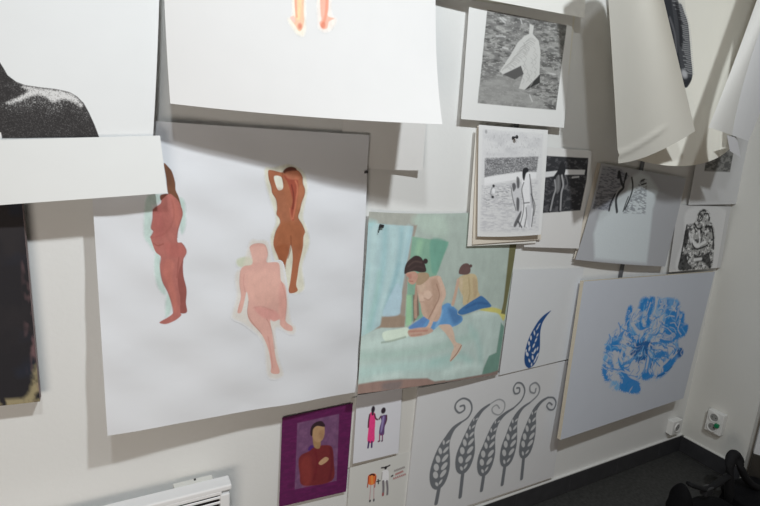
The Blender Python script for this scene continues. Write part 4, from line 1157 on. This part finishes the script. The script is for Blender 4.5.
# ------------------------------------------------------------------ pins, clips, tape
PINM = mat('black_plastic', (0.03, 0.03, 0.032), 0.4, 0.45, 0.1)
STEEL = mat('steel', (0.55, 0.55, 0.56), 0.35, 0.5, 0.05, metal=1.0)
def pin(px, py, off, label, scale=1.0):
    p = at(px, py, off)
    e = empty('push_pin', tuple(p))
    e.rotation_euler = (math.radians(-12), 0, math.radians(8))
    tag(e, label, 'pin', 'black push pins')
    k = scale
    bm_obj('pin_head', lathe(bmesh.new(), [(0.0045*k, -0.004), (0.005*k, -0.005), (0.003*k, -0.008), (0.003*k, -0.014*k), (0.0055*k, -0.017*k), (0.005*k, -0.019*k)], 14, 'Y'), PINM, e, True)
    bm_obj('needle', lathe(bmesh.new(), [(0.0006, -0.005), (0.0005, 0.012)], 8, 'Y'), STEEL, e, True)
pin(512, 138, .036, 'black push pin holding the grey bathers print', 1.2)
pin(364.3, 172.5, .034, 'black push pin at the right edge of the big figure paper', 0.8)
# bulldog clip on the women painting
p = at(380.5, 226, .024)
e = empty('bulldog_clip', tuple(p)); e.rotation_euler = (0, math.radians(12), 0)
tag(e, 'small black clip on the painted turquoise curtain', 'clip')
bm = bmesh.new(); box(bm, (-0.006, -0.008, -0.004), (0.009, 0.0, 0.006), 0.002); bm_obj('jaw', bm, PINM, e)
bm = bmesh.new(); tube(bm, [(-0.002, -0.004, -0.003), (-0.005, -0.006, -0.012), (-0.004, -0.005, -0.022)], [0.0028, 0.0024, 0.002], 8); bm_obj('handle', bm, PINM, e, True)

TAPE = mat('dark_grey_strip', (0.12, 0.125, 0.135), 0.5, 0.4, 0.1)
def strip(p0, p1, off, w, label):
    A, B = at(*p0, off), at(*p1, off)
    c = (A+B)/2
    h = np.linalg.norm(B-A)/2
    o = bm_obj('metal_strip', box(bmesh.new(), (-w/2, -0.0015, -h), (w/2, 0.0015, h), 0.0006, 1), TAPE, None, False, tuple(c))
    d = A-B
    o.rotation_euler = (0, math.atan2(d[0], d[2]), 0)
    tag(o, label, 'strip', 'dark hanging strips')
strip((517, 118), (516, 131), .014, .022, 'dark grey strip between the wrapped figure print and the pinned stack')
strip((645, 150), (619.5, 281), .006, .026, 'dark grey strip on the wall behind the bluish legs print')

# ------------------------------------------------------------------ sockets
SOCK = mat('white_socket_plastic', (0.78, 0.78, 0.76), 0.35, 0.45, 0.02)
HOLE = mat('socket_recess', (0.30, 0.30, 0.29), 0.5, 0.3, 0.05)
def socket_face(parent, cx, cz):
    r_ = bm_obj('socket_ring', lathe(bmesh.new(), [(0.026, -0.034), (0.026, -0.040), (0.0235, -0.0405), (0.0195, -0.036)], 28, 'Y', (cx, 0, cz)), SOCK, parent, True)
    bm_obj('recess', lathe(bmesh.new(), [(0.0195, -0.0362), (0.0188, -0.0368)], 28, 'Y', (cx, 0, cz)), HOLE, r_, False)
    for dx in (-0.0095, 0.0095):
        bm_obj('contact_hole', lathe(bmesh.new(), [(0.003, -0.036), (0.003, -0.0372)], 12, 'Y', (cx+dx, 0, cz)), PINM, r_)
e = empty('wall_socket', (-0.115, 0.0, 0.185))
tag(e, 'single white wall socket below the blue swirl canvas', 'socket')
bm_obj('socket_box', box(bmesh.new(), (-0.041, -0.035, -0.041), (0.041, 0.0, 0.041), 0.006, 3), SOCK, e)
socket_face(e, 0, 0)
e = empty('wall_socket', (0.0, -0.168, 0.272), math.radians(-90))
tag(e, 'double white wall socket with a green plug on the side wall', 'socket')
bm_obj('socket_box', box(bmesh.new(), (-0.041, -0.035, -0.060), (0.041, 0.0, 0.060), 0.006, 3), SOCK, e)
socket_face(e, -0.004, 0.027); socket_face(e, -0.004, -0.027)
bm_obj('green_switch', box(bmesh.new(), (0.010, -0.052, -0.016), (0.030, -0.034, 0.004), 0.004, 2), mat('green_plastic', (0.01, 0.22, 0.09), 0.4), e)

# ------------------------------------------------------------------ heater
HW = mat('white_heater_enamel', (0.88, 0.88, 0.885), 0.35, 0.45, 0.01)
hb = at(228.5, 474.4, .045)
top = float(hb[2]); xr = float(hb[0])
e = empty('panel_heater', (xr-0.4, 0.0, top-0.42))
tag(e, 'white convector heater at the bottom edge left of the purple picture', 'heater')
def hx(name, lo, hi, m, bev=0.0, par=None, seg=2):
    o3 = (xr-0.4, 0.0, top-0.42)
    return bm_obj(name, box(bmesh.new(), [lo[i]-o3[i] for i in range(3)], [hi[i]-o3[i] for i in range(3)], bev, seg), m, par or e)
x0 = xr-0.80
hx('top_cap', (x0, -0.094, top-0.018), (xr, -0.045, top), HW, 0.006, None, 4)
hx('rear_panel', (x0+0.008, -0.060, top-0.42), (xr-0.008, -0.047, top-0.025), HW, 0.003)
DK = mat('heater_inside', (0.05, 0.04, 0.045), 0.7)
hx('heating_element', (x0+0.03, -0.072, top-0.38), (xr-0.03, -0.062, top-0.05), DK)
for sx in (x0+0.006, xr-0.034):
    hx('side_panel', (sx, -0.094, top-0.42), (sx+0.028, -0.058, top-0.028), HW, 0.004)
hx('top_rail', (x0+0.03, -0.094, top-0.026), (xr-0.03, -0.086, top-0.016), HW, 0.001)
hx('divider', (xr-0.130, -0.093, top-0.42), (xr-0.122, -0.080, top-0.045), HW, 0.001)
for kx in range(2, 8):
    hx('divider', (xr-0.126-0.094*(kx-1)-0.004, -0.093, top-0.42), (xr-0.126-0.094*(kx-1)+0.004, -0.080, top-0.045), HW, 0.001)
for k in range(20):
    z0 = top-0.0355-k*0.0170
    o_ = hx('slat', (x0+0.03, -0.0905, z0-0.006), (xr-0.03, -0.0875, z0+0.002), HW, 0.001, None, 1)
hx('bottom_rail', (x0+0.03, -0.094, top-0.42), (xr-0.03, -0.084, top-0.385), HW, 0.001)
BR = mat('cream_bracket', (0.74, 0.74, 0.70), 0.6)
br = hx('wall_bracket', (xr-0.155, -0.046, top-0.06), (xr-0.045, -0.024, top-0.001), BR, 0.003)
hx('bracket_screw', (xr-0.098, -0.034, top-0.002), (xr-0.092, -0.028, top+0.002), PINM, 0.001, br)

# ------------------------------------------------------------------ black backpack in the corner
BAG = mat('black_nylon', (0.006, 0.006, 0.007), 0.8, 0.12, 0.3, 30, 0.4, 300)
STR = mat('black_webbing', (0.006, 0.006, 0.007), 0.8, 0.35, 0.3, 60, 0.3, 500)
bo = (-0.345, -0.455, 0.0)
e = empty('backpack', bo)
tag(e, 'black backpack slumped on the floor beside the side wall', 'bag')
def blob(name, c, r_, m, par, seed=0, sq=0.55, flat=None):
    bm = bmesh.new()
    bmesh.ops.create_icosphere(bm, subdivisions=4, radius=1.0)
    for v in bm.verts:
        d = v.co.copy()
        q_ = [math.copysign(abs(t)**sq, t) for t in d]
        nz = 1+0.06*math.sin(5*d.x+seed)*math.cos(4*d.y+2*seed)+0.04*math.sin(9*d.z+3*d.x+seed)
        v.co = Vector((c[0]+q_[0]*r_[0]*nz, c[1]+q_[1]*r_[1]*nz, c[2]+q_[2]*r_[2]*(1+0.03*math.sin(6*d.x+seed))))
        if v.co.z < 0.001: v.co.z = 0.001
    return bm_obj(name, bm, m, par, True)
def loc_(px, py, off):
    p_ = at(px, py, off)
    return (p_[0]-bo[0], p_[1]-bo[1], p_[2]-bo[2])
c_ = loc_(752, 498, .46); blob('main_compartment', (c_[0]+.03, c_[1], (c_[2]+.04)/2), (0.15, 0.11, (c_[2]+.04)/2), BAG, e, 0.4, 0.62)
c_ = loc_(706, 503, .43); blob('front_pocket', (c_[0], c_[1]-.02, c_[2]/2), (0.15, 0.085, c_[2]/2), BAG, e, 1.7, 0.7)
c_ = loc_(684, 484, .40); blob('side_flap', (c_[0], c_[1], c_[2]/2), (0.034, 0.055, c_[2]/2), BAG, e, 2.9, 1.05)
bm = bmesh.new()
tube(bm, smooth_line([loc_(730, 512, .42), loc_(729, 490, .41), loc_(730, 468, .40), loc_(731.5, 457, .39), loc_(735, 453.5, .39), loc_(738.5, 457, .40), loc_(741, 468, .42), loc_(748, 481, .44), loc_(760, 489, .46), loc_(775, 495, .47)], 5), 0.023, 10, 0.7)
bm_obj('shoulder_strap', bm, STR, e, True)
bm = bmesh.new()
tube(bm, smooth_line([loc_(689, 484, .40), loc_(697, 487, .41), loc_(706, 489, .42), loc_(716, 484, .42), loc_(728, 476, .41)], 6), 0.016, 10, 0.6)
st_ = bm_obj('waist_strap', bm, STR, e, True)
q_ = loc_(707, 490, .42)
bm_obj('buckle', box(bmesh.new(), (q_[0]-.028, q_[1]-.016, q_[2]-.02), (q_[0]+.028, q_[1]+.016, q_[2]+.016), 0.006), PINM, st_)
